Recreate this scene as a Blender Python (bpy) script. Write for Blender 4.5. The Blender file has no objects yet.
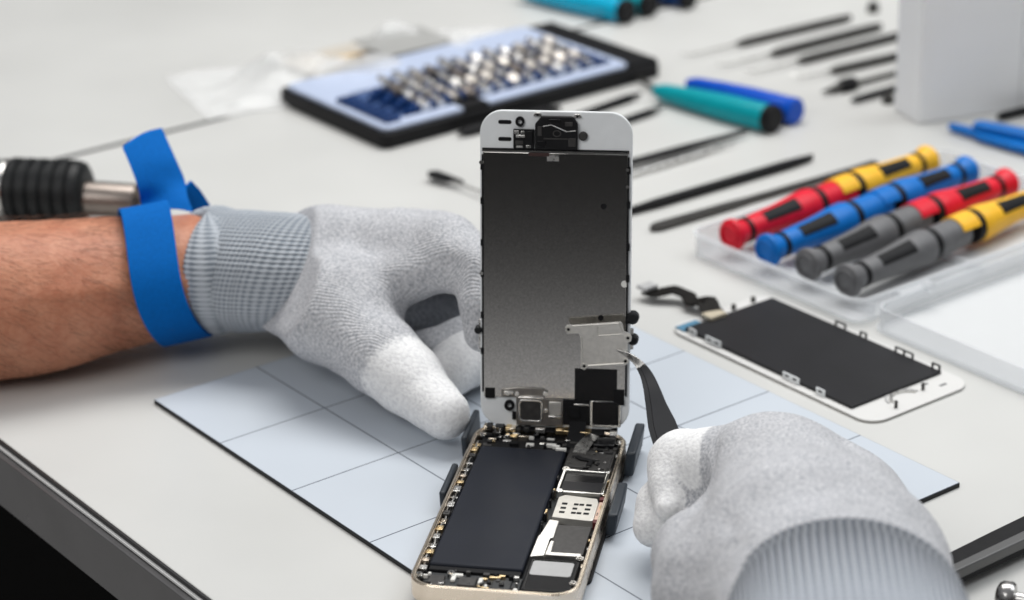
import bpy, math, random
import numpy as np
from mathutils import Vector, Matrix

random.seed(11)
rng = np.random.default_rng(11)
S = 0.001                      # everything below is written in millimetres
scene = bpy.context.scene
COL = scene.collection
PI = math.pi

# ------------------------------------------------------------------ camera
FPX, PITCH, ROLL, CAMH = 2403.8, .4064, -.0241, 417.02
_c, _s = math.cos(PITCH), math.sin(PITCH)
FW = np.array([0, _c, -_s]); UP = np.array([0, _s, _c]); RT = np.array([1., 0, 0])
CR, CU = RT*math.cos(ROLL)+UP*math.sin(ROLL), -RT*math.sin(ROLL)+UP*math.cos(ROLL)
CAM = np.array([0, 0, CAMH])
cd = bpy.data.cameras.new('camera'); cam = bpy.data.objects.new('camera', cd); COL.objects.link(cam)
Mx = Matrix([[CR[0], CU[0], -FW[0], 0], [CR[1], CU[1], -FW[1], 0], [CR[2], CU[2], -FW[2], CAMH*S], [0, 0, 0, 1]])
cam.matrix_world = Mx
cd.sensor_width = 36; cd.lens = FPX/1024*36; cd.clip_start = .02; cd.clip_end = 60
cd.dof.use_dof = True; cd.dof.focus_distance = .86; cd.dof.aperture_fstop = 8.8
scene.camera = cam

def ray(x, y): return FW + CR*(x-512)/FPX + CU*(300-y)/FPX
def at(x, y, z=-2.0):                       # point of the world at height z seen at (x, y)
    d = ray(x, y); return CAM + d*((z-CAMH)/d[2])

# mat frame: every tool on the bench lies along these axes
MO = np.array([-145.46, 876.45]); MYAW = .6452
MA = np.array([math.cos(MYAW), math.sin(MYAW)]); MV = np.array([-math.sin(MYAW), math.cos(MYAW)])
def mw(a, b, z=-2.0):
    q = MO + MA*a - MV*b; return np.array([q[0], q[1], z])
# phone frame and raised-display frame
PO = np.array([2.5046, 763.067]); PYAW = -.1953
BO = np.array([15.04, 822.79, 9.0]); BYAW, TILT = -.1368, .1781
BA = np.array([math.cos(BYAW), math.sin(BYAW), 0]); _B = np.array([-math.sin(BYAW), math.cos(BYAW), 0])
BZ = np.array([0, 0, 1.])*math.cos(TILT)+_B*math.sin(TILT); BN = np.cross(BA, BZ)
def sc(x, y, n=0.0):                        # point seen at (x, y) lying n mm in front of the raised display
    o = BO + BN*n; d = ray(x, y); return CAM + d*(((o-CAM)@BN)/(d@BN))

# ------------------------------------------------------------------ materials
MATS = {}
def mat(name, col, rough=.5, metal=0., var=0., vs=150., bump=0., bs=500., spec=.5, coat=0., trans=0., rvar=0., aniso=0., ss=0., detail=4):
    m = bpy.data.materials.new(name); m.use_nodes = True
    nt = m.node_tree; n = nt.nodes; l = nt.links; p = n['Principled BSDF']
    p.inputs['Base Color'].default_value = (*col, 1); p.inputs['Roughness'].default_value = rough
    p.inputs['Metallic'].default_value = metal; p.inputs['Specular IOR Level'].default_value = spec
    p.inputs['Coat Weight'].default_value = coat; p.inputs['Transmission Weight'].default_value = trans
    p.inputs['Anisotropic'].default_value = aniso
    if ss:
        p.inputs['Subsurface Weight'].default_value = ss; p.inputs['Subsurface Radius'].default_value = (1, .45, .3)
        p.inputs['Subsurface Scale'].default_value = .003
    tc = n.new('ShaderNodeTexCoord')
    if var or rvar:
        t = n.new('ShaderNodeTexNoise'); t.inputs['Scale'].default_value = vs; t.inputs['Detail'].default_value = detail
        l.new(tc.outputs['Object'], t.inputs['Vector'])
        if var:
            r = n.new('ShaderNodeMapRange'); r.inputs[1].default_value = .25; r.inputs[2].default_value = .75
            r.inputs[3].default_value = 1-var; r.inputs[4].default_value = 1+var
            l.new(t.outputs['Fac'], r.inputs[0])
            h = n.new('ShaderNodeHueSaturation'); h.inputs['Color'].default_value = (*col, 1)
            l.new(r.outputs[0], h.inputs['Value']); l.new(h.outputs[0], p.inputs['Base Color'])
        if rvar:
            r = n.new('ShaderNodeMapRange'); r.inputs[1].default_value = .3; r.inputs[2].default_value = .7
            r.inputs[3].default_value = max(.02, rough-rvar); r.inputs[4].default_value = min(1, rough+rvar)
            l.new(t.outputs['Fac'], r.inputs[0]); l.new(r.outputs[0], p.inputs['Roughness'])
    if bump:
        t2 = n.new('ShaderNodeTexNoise'); t2.inputs['Scale'].default_value = bs; t2.inputs['Detail'].default_value = 3
        l.new(tc.outputs['Object'], t2.inputs['Vector'])
        b = n.new('ShaderNodeBump'); b.inputs['Strength'].default_value = 1; b.inputs['Distance'].default_value = bump*S
        l.new(t2.outputs['Fac'], b.inputs['Height']); l.new(b.outputs[0], p.inputs['Normal'])
    MATS[name] = m
    return m

def clear_plastic(name, col, dens, rough=.2):
    m = bpy.data.materials.new(name); m.use_nodes = True
    nt = m.node_tree; n = nt.nodes; l = nt.links; p = n['Principled BSDF']
    p.inputs['Base Color'].default_value = (*col, 1); p.inputs['Roughness'].default_value = rough
    t = n.new('ShaderNodeBsdfTransparent'); t.inputs['Color'].default_value = (.97, .975, .98, 1)
    mix = n.new('ShaderNodeMixShader')
    lw = n.new('ShaderNodeLayerWeight'); lw.inputs['Blend'].default_value = .25
    ma = n.new('ShaderNodeMath'); ma.operation = 'MULTIPLY_ADD'; ma.inputs[1].default_value = .45; ma.inputs[2].default_value = dens
    ma.use_clamp = True
    l.new(lw.outputs['Facing'], ma.inputs[0]); l.new(ma.outputs[0], mix.inputs[0])
    l.new(t.outputs[0], mix.inputs[1]); l.new(p.outputs[0], mix.inputs[2])
    l.new(mix.outputs[0], n['Material Output'].inputs['Surface'])
    MATS[name] = m; return m

white_lam = mat('white_laminate', (.565, .565, .548), .38, var=.035, vs=11, bump=.012, bs=900, rvar=.06, spec=.35)
black_edge = mat('black_edging', (.012, .012, .013), .4)
white_edge = mat('white_edging', (.8, .8, .79), .25)
grey_band = mat('dark_grey_band', (.09, .088, .09), .25, var=.3, vs=14, rvar=.08)
floor_m = mat('grey_floor', (.55, .54, .52), .7, var=.1, vs=2)
void_m = mat('under_table_black', (.003, .003, .003), .9, spec=.05)  # near-black that stands for the shade below the tabletop
rubber = mat('black_rubber', (.008, .009, .010), .5, bump=.03, bs=1500, spec=.3)
gold = mat('champagne_metal', (.78, .68, .57), .30, 1, var=.06, vs=300, rvar=.08)
gold_rim = mat('polished_champagne', (.86, .76, .62), .18, 1)
steel = mat('steel', (.62, .61, .59), .28, 1, var=.12, vs=400, rvar=.1)
bright_steel = mat('bright_steel', (.82, .81, .78), .16, 1, var=.1, vs=500)
silver_plate = mat('satin_silver', (.80, .78, .74), .42, 1, var=.06, vs=700, bump=.015, bs=2500, rvar=.08)
white_silver = mat('pale_silver', (.64, .62, .575), .45, .7, var=.06, vs=500)
dark_tape = mat('black_tape', (.009, .009, .010), .55, var=.2, vs=600, spec=.14)
batt_m = mat('charcoal_wrap', (.012, .0145, .022), .52, spec=.16, var=.12, vs=60, bump=.02, bs=120, rvar=.05)
chip_m = mat('dark_shield', (.045, .043, .042), .5, .4, var=.25, vs=500, bump=.03, bs=700)
pcb_m = mat('dark_circuit_board', (.010, .012, .014), .45, var=.5, vs=900)
brass = mat('brass_contact', (.80, .62, .36), .3, 1, var=.15, vs=900)
white_bit = mat('white_solder_pad', (.75, .74, .70), .4)
label_m = mat('grey_label', (.40, .40, .40), .6, var=.05, vs=300)
white_bezel = mat('white_bezel', (.78, .80, .81), .35, var=.03, vs=200)
shield_m = mat('brushed_shield', (.58, .565, .54), .12, 1, var=.16, vs=1300, detail=6)
blue_rubber = mat('slate_clamp', (.012, .019, .028), .5, var=.12, vs=400, bump=.02, bs=900)
black_gloss = mat('black_gloss', (.006, .006, .007), .25, var=.1, vs=200, spec=.35)
black_plastic = mat('black_plastic', (.011, .011, .012), .45, var=.2, vs=300, bump=.02, bs=900, spec=.14)
grey_plastic = mat('grey_plastic', (.125, .125, .13), .5, var=.1, vs=300, bump=.02, bs=1500)
red_plastic = mat('red_plastic', (.68, .010, .03), .38, spec=.28, var=.08, vs=200, bump=.015, bs=1500)
yellow_plastic = mat('yellow_plastic', (.88, .48, .03), .4, spec=.28, var=.06, vs=200, bump=.015, bs=1500)
blue_plastic = mat('blue_plastic', (.0, .15, .52), .42, var=.08, vs=200, bump=.015, bs=1500, spec=.3)
teal_plastic = mat('teal_plastic', (.0, .30, .35), .34, var=.06, vs=200, spec=.25)
cobalt_plastic = mat('cobalt_plastic', (.0, .075, .50), .35, var=.08, vs=200, spec=.3)
cyan_plastic = mat('cyan_plastic', (.0, .38, .60), .22, var=.06, vs=200)
navy_plastic = mat('navy_plastic', (.004, .032, .13), .4, var=.12, vs=200, spec=.3)
bit_a = mat('worn_bit_steel', (.62, .58, .53), .38, 1, var=.15, vs=300)
bit_b = mat('dark_bit_steel', (.24, .21, .19), .42, 1, var=.2, vs=300)
bit_c = mat('chrome_bit_steel', (.82, .80, .77), .22, 1, var=.1, vs=300)
sky_plastic = mat('pale_blue_plastic', (.47, .54, .70), .34, var=.04, vs=100)
dark_steel = mat('dark_grey_steel', (.06, .058, .055), .42, .6, var=.2, vs=250)
white_cab = mat('white_painted_board', (.86, .87, .88), .5, var=.02, vs=30, bump=.01, bs=800)
card_m = mat('grey_card', (.33, .33, .32), .7, var=.05, vs=80)
yellow_card = mat('yellow_sticker', (.72, .52, .26), .7, var=.15, vs=90)
tray_m = clear_plastic('frosted_plastic', (.86, .875, .89), .18, .25)
floor_tray_m = clear_plastic('frosted_plastic_base', (.84, .85, .86), .26, .35)
bag_m = clear_plastic('clear_film', (.88, .88, .87), .34, .18)
disp_black = mat('black_display_back', (.016, .016, .018), .42, var=.15, vs=60, bump=.01, bs=1200, spec=.2)
blue_film = mat('blue_film', (.10, .24, .36), .25)
hair_m = mat('arm_hair', (.10, .05, .03), .6)

# skin
skin_m = mat('skin', (.50, .225, .135), .48, ss=.12, spec=.35)
def _skin():
    nt = skin_m.node_tree; n = nt.nodes; l = nt.links; p = n['Principled BSDF']
    tc = n.new('ShaderNodeTexCoord')
    a = n.new('ShaderNodeTexNoise'); a.inputs['Scale'].default_value = 60; a.inputs['Detail'].default_value = 6
    b = n.new('ShaderNodeTexNoise'); b.inputs['Scale'].default_value = 420; b.inputs['Detail'].default_value = 3
    for t in (a, b): l.new(tc.outputs['Object'], t.inputs['Vector'])
    r = n.new('ShaderNodeValToRGB'); e = r.color_ramp.elements
    e[0].position = .3; e[0].color = (.41, .14, .075, 1); e[1].position = .72; e[1].color = (.60, .285, .175, 1)
    mx = n.new('ShaderNodeMix'); mx.data_type = 'FLOAT'; mx.inputs[0].default_value = .4
    l.new(a.outputs['Fac'], mx.inputs[2]); l.new(b.outputs['Fac'], mx.inputs[3])
    l.new(mx.outputs[0], r.inputs[0]); l.new(r.outputs[0], p.inputs['Base Color'])
    v = n.new('ShaderNodeTexVoronoi'); v.inputs['Scale'].default_value = 700
    l.new(tc.outputs['Object'], v.inputs['Vector'])
    bp = n.new('ShaderNodeBump'); bp.inputs['Distance'].default_value = .00025; bp.inputs['Strength'].default_value = .6
    l.new(v.outputs['Distance'], bp.inputs['Height']); l.new(bp.outputs[0], p.inputs['Normal'])
_skin()

# knitted glove: grey melange yarn, white dipped tips where the 'dip' attribute is 1
def glove_mat(name, angle):
    m = bpy.data.materials.new(name); m.use_nodes = True
    nt = m.node_tree; n = nt.nodes; l = nt.links; p = n['Principled BSDF']
    p.inputs['Roughness'].default_value = .9; p.inputs['Specular IOR Level'].default_value = .15
    p.inputs['Sheen Weight'].default_value = .15
    tc = n.new('ShaderNodeTexCoord'); mp = n.new('ShaderNodeMapping'); mp.inputs['Rotation'].default_value = angle
    l.new(tc.outputs['Object'], mp.inputs['Vector'])
    sp = n.new('ShaderNodeTexNoise'); sp.inputs['Scale'].default_value = 1000; sp.inputs['Detail'].default_value = 2
    l.new(tc.outputs['Object'], sp.inputs['Vector'])
    big = n.new('ShaderNodeTexNoise'); big.inputs['Scale'].default_value = 55; l.new(tc.outputs['Object'], big.inputs['Vector'])
    r = n.new('ShaderNodeValToRGB'); e = r.color_ramp.elements
    e[0].position = .30; e[0].color = (.33, .345, .375, 1); e[1].position = .64; e[1].color = (.62, .62, .64, 1)
    l.new(sp.outputs['Fac'], r.inputs[0])
    wv = n.new('ShaderNodeTexWave'); wv.inputs['Scale'].default_value = 330; wv.inputs['Distortion'].default_value = 2.0
    wv.inputs['Detail'].default_value = 1; wv.inputs['Detail Scale'].default_value = .6; wv.bands_direction = 'Y'
    l.new(mp.outputs[0], wv.inputs['Vector'])
    mr = n.new('ShaderNodeMapRange'); mr.inputs[3].default_value = .94; mr.inputs[4].default_value = 1.04
    l.new(wv.outputs['Fac'], mr.inputs[0])
    mr2 = n.new('ShaderNodeMapRange'); mr2.inputs[1].default_value = .3; mr2.inputs[2].default_value = .7
    mr2.inputs[3].default_value = .94; mr2.inputs[4].default_value = 1.06; l.new(big.outputs['Fac'], mr2.inputs[0])
    mm = n.new('ShaderNodeMath'); mm.operation = 'MULTIPLY'; l.new(mr.outputs[0], mm.inputs[0]); l.new(mr2.outputs[0], mm.inputs[1])
    hs = n.new('ShaderNodeHueSaturation'); l.new(r.outputs[0], hs.inputs['Color']); l.new(mm.outputs[0], hs.inputs['Value'])
    at_ = n.new('ShaderNodeAttribute'); at_.attribute_name = 'dip'
    mx = n.new('ShaderNodeMix'); mx.data_type = 'RGBA'
    dn = n.new('ShaderNodeTexNoise'); dn.inputs['Scale'].default_value = 700; dn.inputs['Detail'].default_value = 4
    l.new(tc.outputs['Object'], dn.inputs['Vector'])
    dr = n.new('ShaderNodeValToRGB'); e = dr.color_ramp.elements
    e[0].position = .35; e[0].color = (.72, .72, .73, 1); e[1].position = .6; e[1].color = (.86, .86, .86, 1)
    l.new(dn.outputs['Fac'], dr.inputs[0])
    # ragged dip line
    ad = n.new('ShaderNodeMath'); ad.operation = 'MULTIPLY_ADD'; ad.inputs[1].default_value = .5; l.new(dn.outputs['Fac'], ad.inputs[0]); l.new(at_.outputs['Fac'], ad.inputs[2])
    st = n.new('ShaderNodeMapRange'); st.inputs[1].default_value = .64; st.inputs[2].default_value = .88; l.new(ad.outputs[0], st.inputs[0])
    l.new(st.outputs[0], mx.inputs[0]); l.new(hs.outputs[0], mx.inputs[6]); l.new(dr.outputs[0], mx.inputs[7])
    l.new(mx.outputs[2], p.inputs['Base Color'])
    hb = n.new('ShaderNodeMath'); hb.operation = 'MULTIPLY_ADD'; hb.inputs[1].default_value = .9
    hc = n.new('ShaderNodeMath'); hc.operation = 'MULTIPLY'; hc.inputs[1].default_value = .4; l.new(wv.outputs['Fac'], hc.inputs[0])
    l.new(sp.outputs['Fac'], hb.inputs[0]); l.new(hc.outputs[0], hb.inputs[2])
    mb = n.new('ShaderNodeMix'); mb.data_type = 'FLOAT'; l.new(st.outputs[0], mb.inputs[0]); l.new(hb.outputs[0], mb.inputs[2]); l.new(dn.outputs['Fac'], mb.inputs[3])
    bp = n.new('ShaderNodeBump'); bp.inputs['Distance'].default_value = .0006; bp.inputs['Strength'].default_value = .7
    l.new(mb.outputs[0], bp.inputs['Height']); l.new(bp.outputs[0], p.inputs['Normal'])
    return m
glove_left_m = glove_mat('grey_knit', (0, 0, .35))
glove_right_m = glove_mat('grey_knit_right', (0, 0, -.5))

def cuff_mat(name, nu, nv, wu=1.0, wv_=.55, dark=(.17, .20, .245, 1), lite=(.62, .65, .69, 1), dist=1.4, band=None):
    m = bpy.data.materials.new(name); m.use_nodes = True
    nt = m.node_tree; n = nt.nodes; l = nt.links; p = n['Principled BSDF']
    p.inputs['Roughness'].default_value = .92; p.inputs['Specular IOR Level'].default_value = .12
    uv = n.new('ShaderNodeUVMap'); uv.uv_map = 'UVMap'
    sx = n.new('ShaderNodeSeparateXYZ'); l.new(uv.outputs[0], sx.inputs[0])
    tc = n.new('ShaderNodeTexCoord'); ns = n.new('ShaderNodeTexNoise'); ns.inputs['Scale'].default_value = 420; ns.inputs['Detail'].default_value = 3
    l.new(tc.outputs['Object'], ns.inputs['Vector'])
    def wave(out, k):
        a = n.new('ShaderNodeMath'); a.operation = 'MULTIPLY'; a.inputs[1].default_value = k*2*PI; l.new(out, a.inputs[0])
        ad = n.new('ShaderNodeMath'); ad.operation = 'MULTIPLY_ADD'; ad.inputs[1].default_value = dist; l.new(ns.outputs['Fac'], ad.inputs[0]); l.new(a.outputs[0], ad.inputs[2])
        s = n.new('ShaderNodeMath'); s.operation = 'SINE'; l.new(ad.outputs[0], s.inputs[0])
        return s.outputs[0]
    u, v = wave(sx.outputs[0], nu), wave(sx.outputs[1], nv)
    su = n.new('ShaderNodeMath'); su.operation = 'MULTIPLY_ADD'; su.inputs[1].default_value = wv_; l.new(v, su.inputs[0]); l.new(u, su.inputs[2])
    r = n.new('ShaderNodeMapRange'); r.inputs[1].default_value = -1.5; r.inputs[2].default_value = 1.5; l.new(su.outputs[0], r.inputs[0])
    cr = n.new('ShaderNodeValToRGB'); e = cr.color_ramp.elements
    e[0].position = .05; e[0].color = dark; e[1].position = .75; e[1].color = lite
    l.new(r.outputs[0], cr.inputs[0]); l.new(cr.outputs[0], p.inputs['Base Color'])
    if band:      # darker towards the glove end of the cuff
        mb = n.new('ShaderNodeMapRange'); mb.inputs[1].default_value = band[0]; mb.inputs[2].default_value = band[1]; mb.inputs[3].default_value = .5; mb.inputs[4].default_value = 1.05
        l.new(sx.outputs[1], mb.inputs[0]); hv = n.new('ShaderNodeHueSaturation'); l.new(cr.outputs[0], hv.inputs['Color']); l.new(mb.outputs[0], hv.inputs['Value']); l.new(hv.outputs[0], p.inputs['Base Color'])
    bp = n.new('ShaderNodeBump'); bp.inputs['Distance'].default_value = .0007; bp.inputs['Strength'].default_value = .7
    l.new(r.outputs[0], bp.inputs['Height']); l.new(bp.outputs[0], p.inputs['Normal'])
    return m
cuff_left_m = cuff_mat('ribbed_knit', 76, 36, wv_=.9, dark=(.22, .25, .285, 1), lite=(.47, .50, .54, 1))
cuff_right_m = cuff_mat('ribbed_knit_right', 84, 40, wv_=.15, dark=(.15, .175, .215, 1), lite=(.50, .525, .565, 1), dist=1.1, band=(.40, .74))
strap_m = mat('blue_strap', (.0, .118, .44), .8, var=.12, vs=900, bump=.08, bs=1500, spec=.12)

# mat sheet with printed grid
def sheet_mat():
    m = mat('printed_sheet', (.535, .58, .635), .33, rvar=.05, vs=30, spec=.4)
    nt = m.node_tree; n = nt.nodes; l = nt.links; p = n['Principled BSDF']
    tc = n.new('ShaderNodeTexCoord'); sx = n.new('ShaderNodeSeparateXYZ'); l.new(tc.outputs['Object'], sx.inputs[0])
    def line(out, step):
        a = n.new('ShaderNodeMath'); a.operation = 'PINGPONG'; a.inputs[1].default_value = step/2*S; l.new(out, a.inputs[0])
        b = n.new('ShaderNodeMath'); b.operation = 'LESS_THAN'; b.inputs[1].default_value = .00028; l.new(a.outputs[0], b.inputs[0])
        return b.outputs[0]
    mx = n.new('ShaderNodeMath'); mx.operation = 'MAXIMUM'
    l.new(line(sx.outputs[0], 48.56), mx.inputs[0]); l.new(line(sx.outputs[1], 51.31), mx.inputs[1])
    mi = n.new('ShaderNodeMix'); mi.data_type = 'RGBA'; l.new(mx.outputs[0], mi.inputs[0])
    mi.inputs[6].default_value = (.535, .58, .635, 1); mi.inputs[7].default_value = (.085, .10, .13, 1)
    l.new(mi.outputs[2], p.inputs['Base Color'])
    return m
sheet_m = sheet_mat()

# ------------------------------------------------------------------ mesh helpers
def rrect(x0, x1, y0, y1, r, n=6):
    pts = []
    for cx, cy, a0 in ((x1-r, y1-r, 0), (x0+r, y1-r, 90), (x0+r, y0+r, 180), (x1-r, y0+r, 270)):
        for i in range(n+1):
            a = math.radians(a0+90*i/n); pts.append((cx+r*math.cos(a), cy+r*math.sin(a)))
    return pts

class MB:
    def __init__(s, T=None): s.v = []; s.f = []; s.m = []; s.T = T; s.uv = None
    def add(s, vs, fs, mi=0):
        o = len(s.v)
        for p in vs:
            p = np.asarray(p, float)
            s.v.append(s.T(p) if s.T else p)
        s.f += [tuple(i+o for i in f) for f in fs]; s.m += [mi]*len(fs); return s
    def box(s, x0, x1, y0, y1, z0, z1, mi=0):
        v = [(x, y, z) for z in (z0, z1) for y in (y0, y1) for x in (x0, x1)]
        return s.add(v, [(0, 2, 3, 1), (4, 5, 7, 6), (0, 1, 5, 4), (2, 6, 7, 3), (0, 4, 6, 2), (1, 3, 7, 5)], mi)
    def prism(s, pts, z0, z1, mi=0):
        n = len(pts); v = [(x, y, z0) for x, y in pts]+[(x, y, z1) for x, y in pts]
        return s.add(v, [tuple(range(n-1, -1, -1)), tuple(range(n, 2*n))]+[(i, (i+1) % n, n+(i+1) % n, n+i) for i in range(n)], mi)
    def ring(s, po, pi, z0, z1, mi=0):
        n = len(po); v = [(x, y, z0) for x, y in po]+[(x, y, z1) for x, y in po]+[(x, y, z0) for x, y in pi]+[(x, y, z1) for x, y in pi]
        f = []
        for i in range(n):
            j = (i+1) % n
            f += [(i, j, n+j, n+i), (2*n+j, 2*n+i, 3*n+i, 3*n+j), (n+i, n+j, 3*n+j, 3*n+i), (j, i, 2*n+i, 2*n+j)]
        return s.add(v, f, mi)
    def lathe(s, p0, d, prof, n=24, mi=0, a0=0, a1=2*PI, up=(0, 0, 1), caps=True):
        d = np.asarray(d, float); d = d/np.linalg.norm(d); p0 = np.asarray(p0, float)
        u = np.asarray(up, float); u = u-d*(u@d)
        if np.linalg.norm(u) < 1e-6: u = np.array([1., 0, 0])-d*d[0]
        u /= np.linalg.norm(u); w = np.cross(d, u)
        full = abs(a1-a0-2*PI) < 1e-6; k = n if full else n+1
        v = []; f = []
        for t, r in prof:
            for i in range(k):
                a = a0+(a1-a0)*i/n; v.append(p0+d*t+(u*math.cos(a)+w*math.sin(a))*r)
        for j in range(len(prof)-1):
            for i in range(n):
                i2 = (i+1) % k
                f.append((j*k+i, j*k+i2, (j+1)*k+i2, (j+1)*k+i))
        if full and caps:
            f.append(tuple(range(k-1, -1, -1))); f.append(tuple((len(prof)-1)*k+i for i in range(k)))
        return s.add(v, f, mi)
    def cyl(s, p0, p1, r0, r1=None, n=20, mi=0):
        p0 = np.asarray(p0, float); p1 = np.asarray(p1, float); L = np.linalg.norm(p1-p0)
        return s.lathe(p0, p1-p0, [(0, r0), (L, r0 if r1 is None else r1)], n, mi)
    def patch(s, p0, d, prof, a0, a1, th, n=10, mi=0, up=(0, 0, 1)):   # curved plate of thickness th lying on a lathe surface
        d = np.asarray(d, float); d = d/np.linalg.norm(d); p0 = np.asarray(p0, float)
        u = np.asarray(up, float); u = u-d*(u@d); u /= np.linalg.norm(u); w = np.cross(d, u)
        v = []; f = []; k = n+1; m = len(prof)
        for q in (0, 1):
            for t, r in prof:
                for i in range(k):
                    a = a0+(a1-a0)*i/n; v.append(p0+d*t+(u*math.cos(a)+w*math.sin(a))*(r+(th if q else -.4)))
        N = k*m
        for j in range(m-1):
            for i in range(n):
                q = (j*k+i, j*k+i+1, (j+1)*k+i+1, (j+1)*k+i)
                f.append(tuple(N+x for x in q)); f.append(q[::-1])
        for j in range(m-1):
            for i, fl in ((0, 0), (n, 1)):
                q = (j*k+i, (j+1)*k+i, N+(j+1)*k+i, N+j*k+i); f.append(q if not fl else q[::-1])
        for i in range(n):
            for j, fl in ((0, 1), (m-1, 0)):
                q = (j*k+i, j*k+i+1, N+j*k+i+1, N+j*k+i); f.append(q if fl else q[::-1])
        return s.add(v, f, mi)
    def tube(s, pts, rad, n=10, mi=0, flat=1.0, up=(0, 0, 1), sq=False):  # flat: ratio of the half-width along 'up' to the sideways one
        pts = [np.asarray(p, float) for p in pts]; v = []; f = []; m = len(pts)
        for j, p in enumerate(pts):
            d = pts[min(j+1, m-1)]-pts[max(j-1, 0)]; d /= np.linalg.norm(d)
            u = np.asarray(up, float); u = u-d*(u@d); u /= np.linalg.norm(u); w = np.cross(d, u)
            r = rad[j] if hasattr(rad, '__len__') else rad
            fl = flat[j] if hasattr(flat, '__len__') else flat
            if sq:
                for a, b in ((-1, -1), (-1, 1), (1, 1), (1, -1)): v.append(p+u*a*fl+w*b*r)
            else:
                for i in range(n):
                    a = 2*PI*i/n; v.append(p+u*math.cos(a)*r*fl+w*math.sin(a)*r)
        k = 4 if sq else n
        for j in range(m-1):
            for i in range(k):
                i2 = (i+1) % k; f.append((j*k+i, j*k+i2, (j+1)*k+i2, (j+1)*k+i))
        f.append(tuple(range(k-1, -1, -1))); f.append(tuple((m-1)*k+i for i in range(k)))
        return s.add(v, f, mi)
    def build(s, name, mats, parent=None, bevel=0, smooth=38, seg=2):
        me = bpy.data.meshes.new(name)
        me.from_pydata([tuple(p*S) for p in s.v], [], s.f)
        for m in (mats if isinstance(mats, (list, tuple)) else [mats]): me.materials.append(m)
        me.polygons.foreach_set('material_index', s.m)
        me.update()
        if smooth:
            me.polygons.foreach_set('use_smooth', [True]*len(me.polygons)); me.set_sharp_from_angle(angle=math.radians(smooth))
        o = bpy.data.objects.new(name, me); COL.objects.link(o)
        if parent: o.parent = parent
        if bevel:
            b = o.modifiers.new('bevel', 'BEVEL'); b.width = bevel*S; b.segments = seg; b.limit_method = 'ANGLE'; b.angle_limit = math.radians(40)
            b.harden_normals = False
        return o

def tag(o, label=None, cat=None, group=None, kind=None):
    if label: o['label'] = label
    if cat: o['category'] = cat
    if group: o['group'] = group
    if kind: o['kind'] = kind
    return o
def thing(name, label, cat, loc=(0, 0, 0), rz=0, group=None):
    o = bpy.data.objects.new(name, None); COL.objects.link(o); o.empty_display_size = .01
    o.location = [x*S for x in loc]; o.rotation_euler = (0, 0, rz)
    return tag(o, label, cat, group)

# ------------------------------------------------------------------ setting
fl = MB().box(-4000, 4000, -3200, 6000, -770, -750).build('floor', floor_m); tag(fl, kind='structure')

# worktable (mat frame: x = a, y = -b)
tb = thing('worktable', 'white laminate worktable with dark grey edge band, in front of the table joint', 'table', (*mw(0, 0, -2)[:2], -2), MYAW)
MB().box(-62.6, 1500, -620, 287.2, -24, 0).build('tabletop', white_lam, tb, bevel=.6)
MB().box(-62.4, 1500, 287.25, 287.7, -23, -.5).build('seam_shade_strip', grey_band, tb)  # dark strip added so the joint gap looks shaded
MB().box(-63.5, -62.4, -620, 287.2, -1.9, -.25).build('black_edging', black_edge, tb)
MB().box(-64.4, -62.5, -620, 287.2, -3.4, -2.1).build('white_edging', white_edge, tb, bevel=.3)
MB().box(-67, -62.6, -620, 287.2, -27, -3.6).build('edge_band', grey_band, tb, bevel=.4)
MB().box(-65.5, -60, -620, 287.2, -740, -27.1).build('under_table_shade', void_m, tb)  # black sheet added in place of the shade under the table
for a in (-30, 1440):
    for y in (-590, 250): MB().box(a-25, a+25, y-25, y+25, -748, -24.2).build('leg', grey_band, tb)
t2 = thing('worktable', 'second white laminate worktable butted against the far side of the first', 'table', (*mw(0, 0, -2)[:2], -2), MYAW)
MB().box(-62.6, 1500, 292.4, 1150, -24, -.1).build('tabletop', white_lam, t2, bevel=.9)
MB().box(-62.6, 1500, 291.8, 292.3, -23, -.5).build('seam_shade_strip', grey_band, t2)  # dark lining on this side of the gap, in place of shade
MB().box(-67, -62.8, 292.5, 1150, -27, -.4).build('edge_band', grey_band, t2, bevel=.4)
for a in (-30, 1440):
    for y in (330, 1110): MB().box(a-25, a+25, y-25, y+25, -748, -24.2).build('leg', grey_band, t2)

# magnetic mat
mt = thing('magnetic_mat', 'pale blue grid-printed work mat with black edge under the open phone', 'mat', (*MO, -2), MYAW)
MB().box(0, 194.2, -256.6, 0, .02, 1.7).build('rubber_base', rubber, mt, bevel=.2)
MB().box(.15, 194.05, -256.45, -.15, 1.72, 2.0).build('printed_sheet', sheet_m, mt)

# ------------------------------------------------------------------ phone holder
ho = thing('phone_holder', 'slate blue clamp pads gripping both sides of the open phone on the mat', 'holder', (*PO, 0), PYAW)
MB().prism(rrect(-30.2, 30.2, -40, 60, 4), .1, 1.35).build('base_plate', black_plastic, ho)
def clamp(side, v0, v1, z1, lean):
    m = MB(); x0, x1 = 30.0*side, (33.8 if side > 0 else 32.4)*side
    lo, hi = sorted((x0, x1))
    pts = [(lo, v0), (hi, v0), (hi, v1), (lo, v1)]
    vs = [(x, y, 1.5) for x, y in pts]+[(x+lean*side, y, z1) for x, y in pts]
    m.add(vs, [(3, 2, 1, 0), (4, 5, 6, 7)]+[(i, (i+1) % 4, 4+(i+1) % 4, 4+i) for i in range(4)])
    m.build('clamp', blue_rubber, ho, bevel=.9, seg=3)
clamp(1, 40, 66, 11.5, 1.2); clamp(1, -6, 19.5, 10.2, 1.2); clamp(-1, 46, 71, 10.5, .4); clamp(-1, 6, 30, 8.0, .3)

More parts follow.
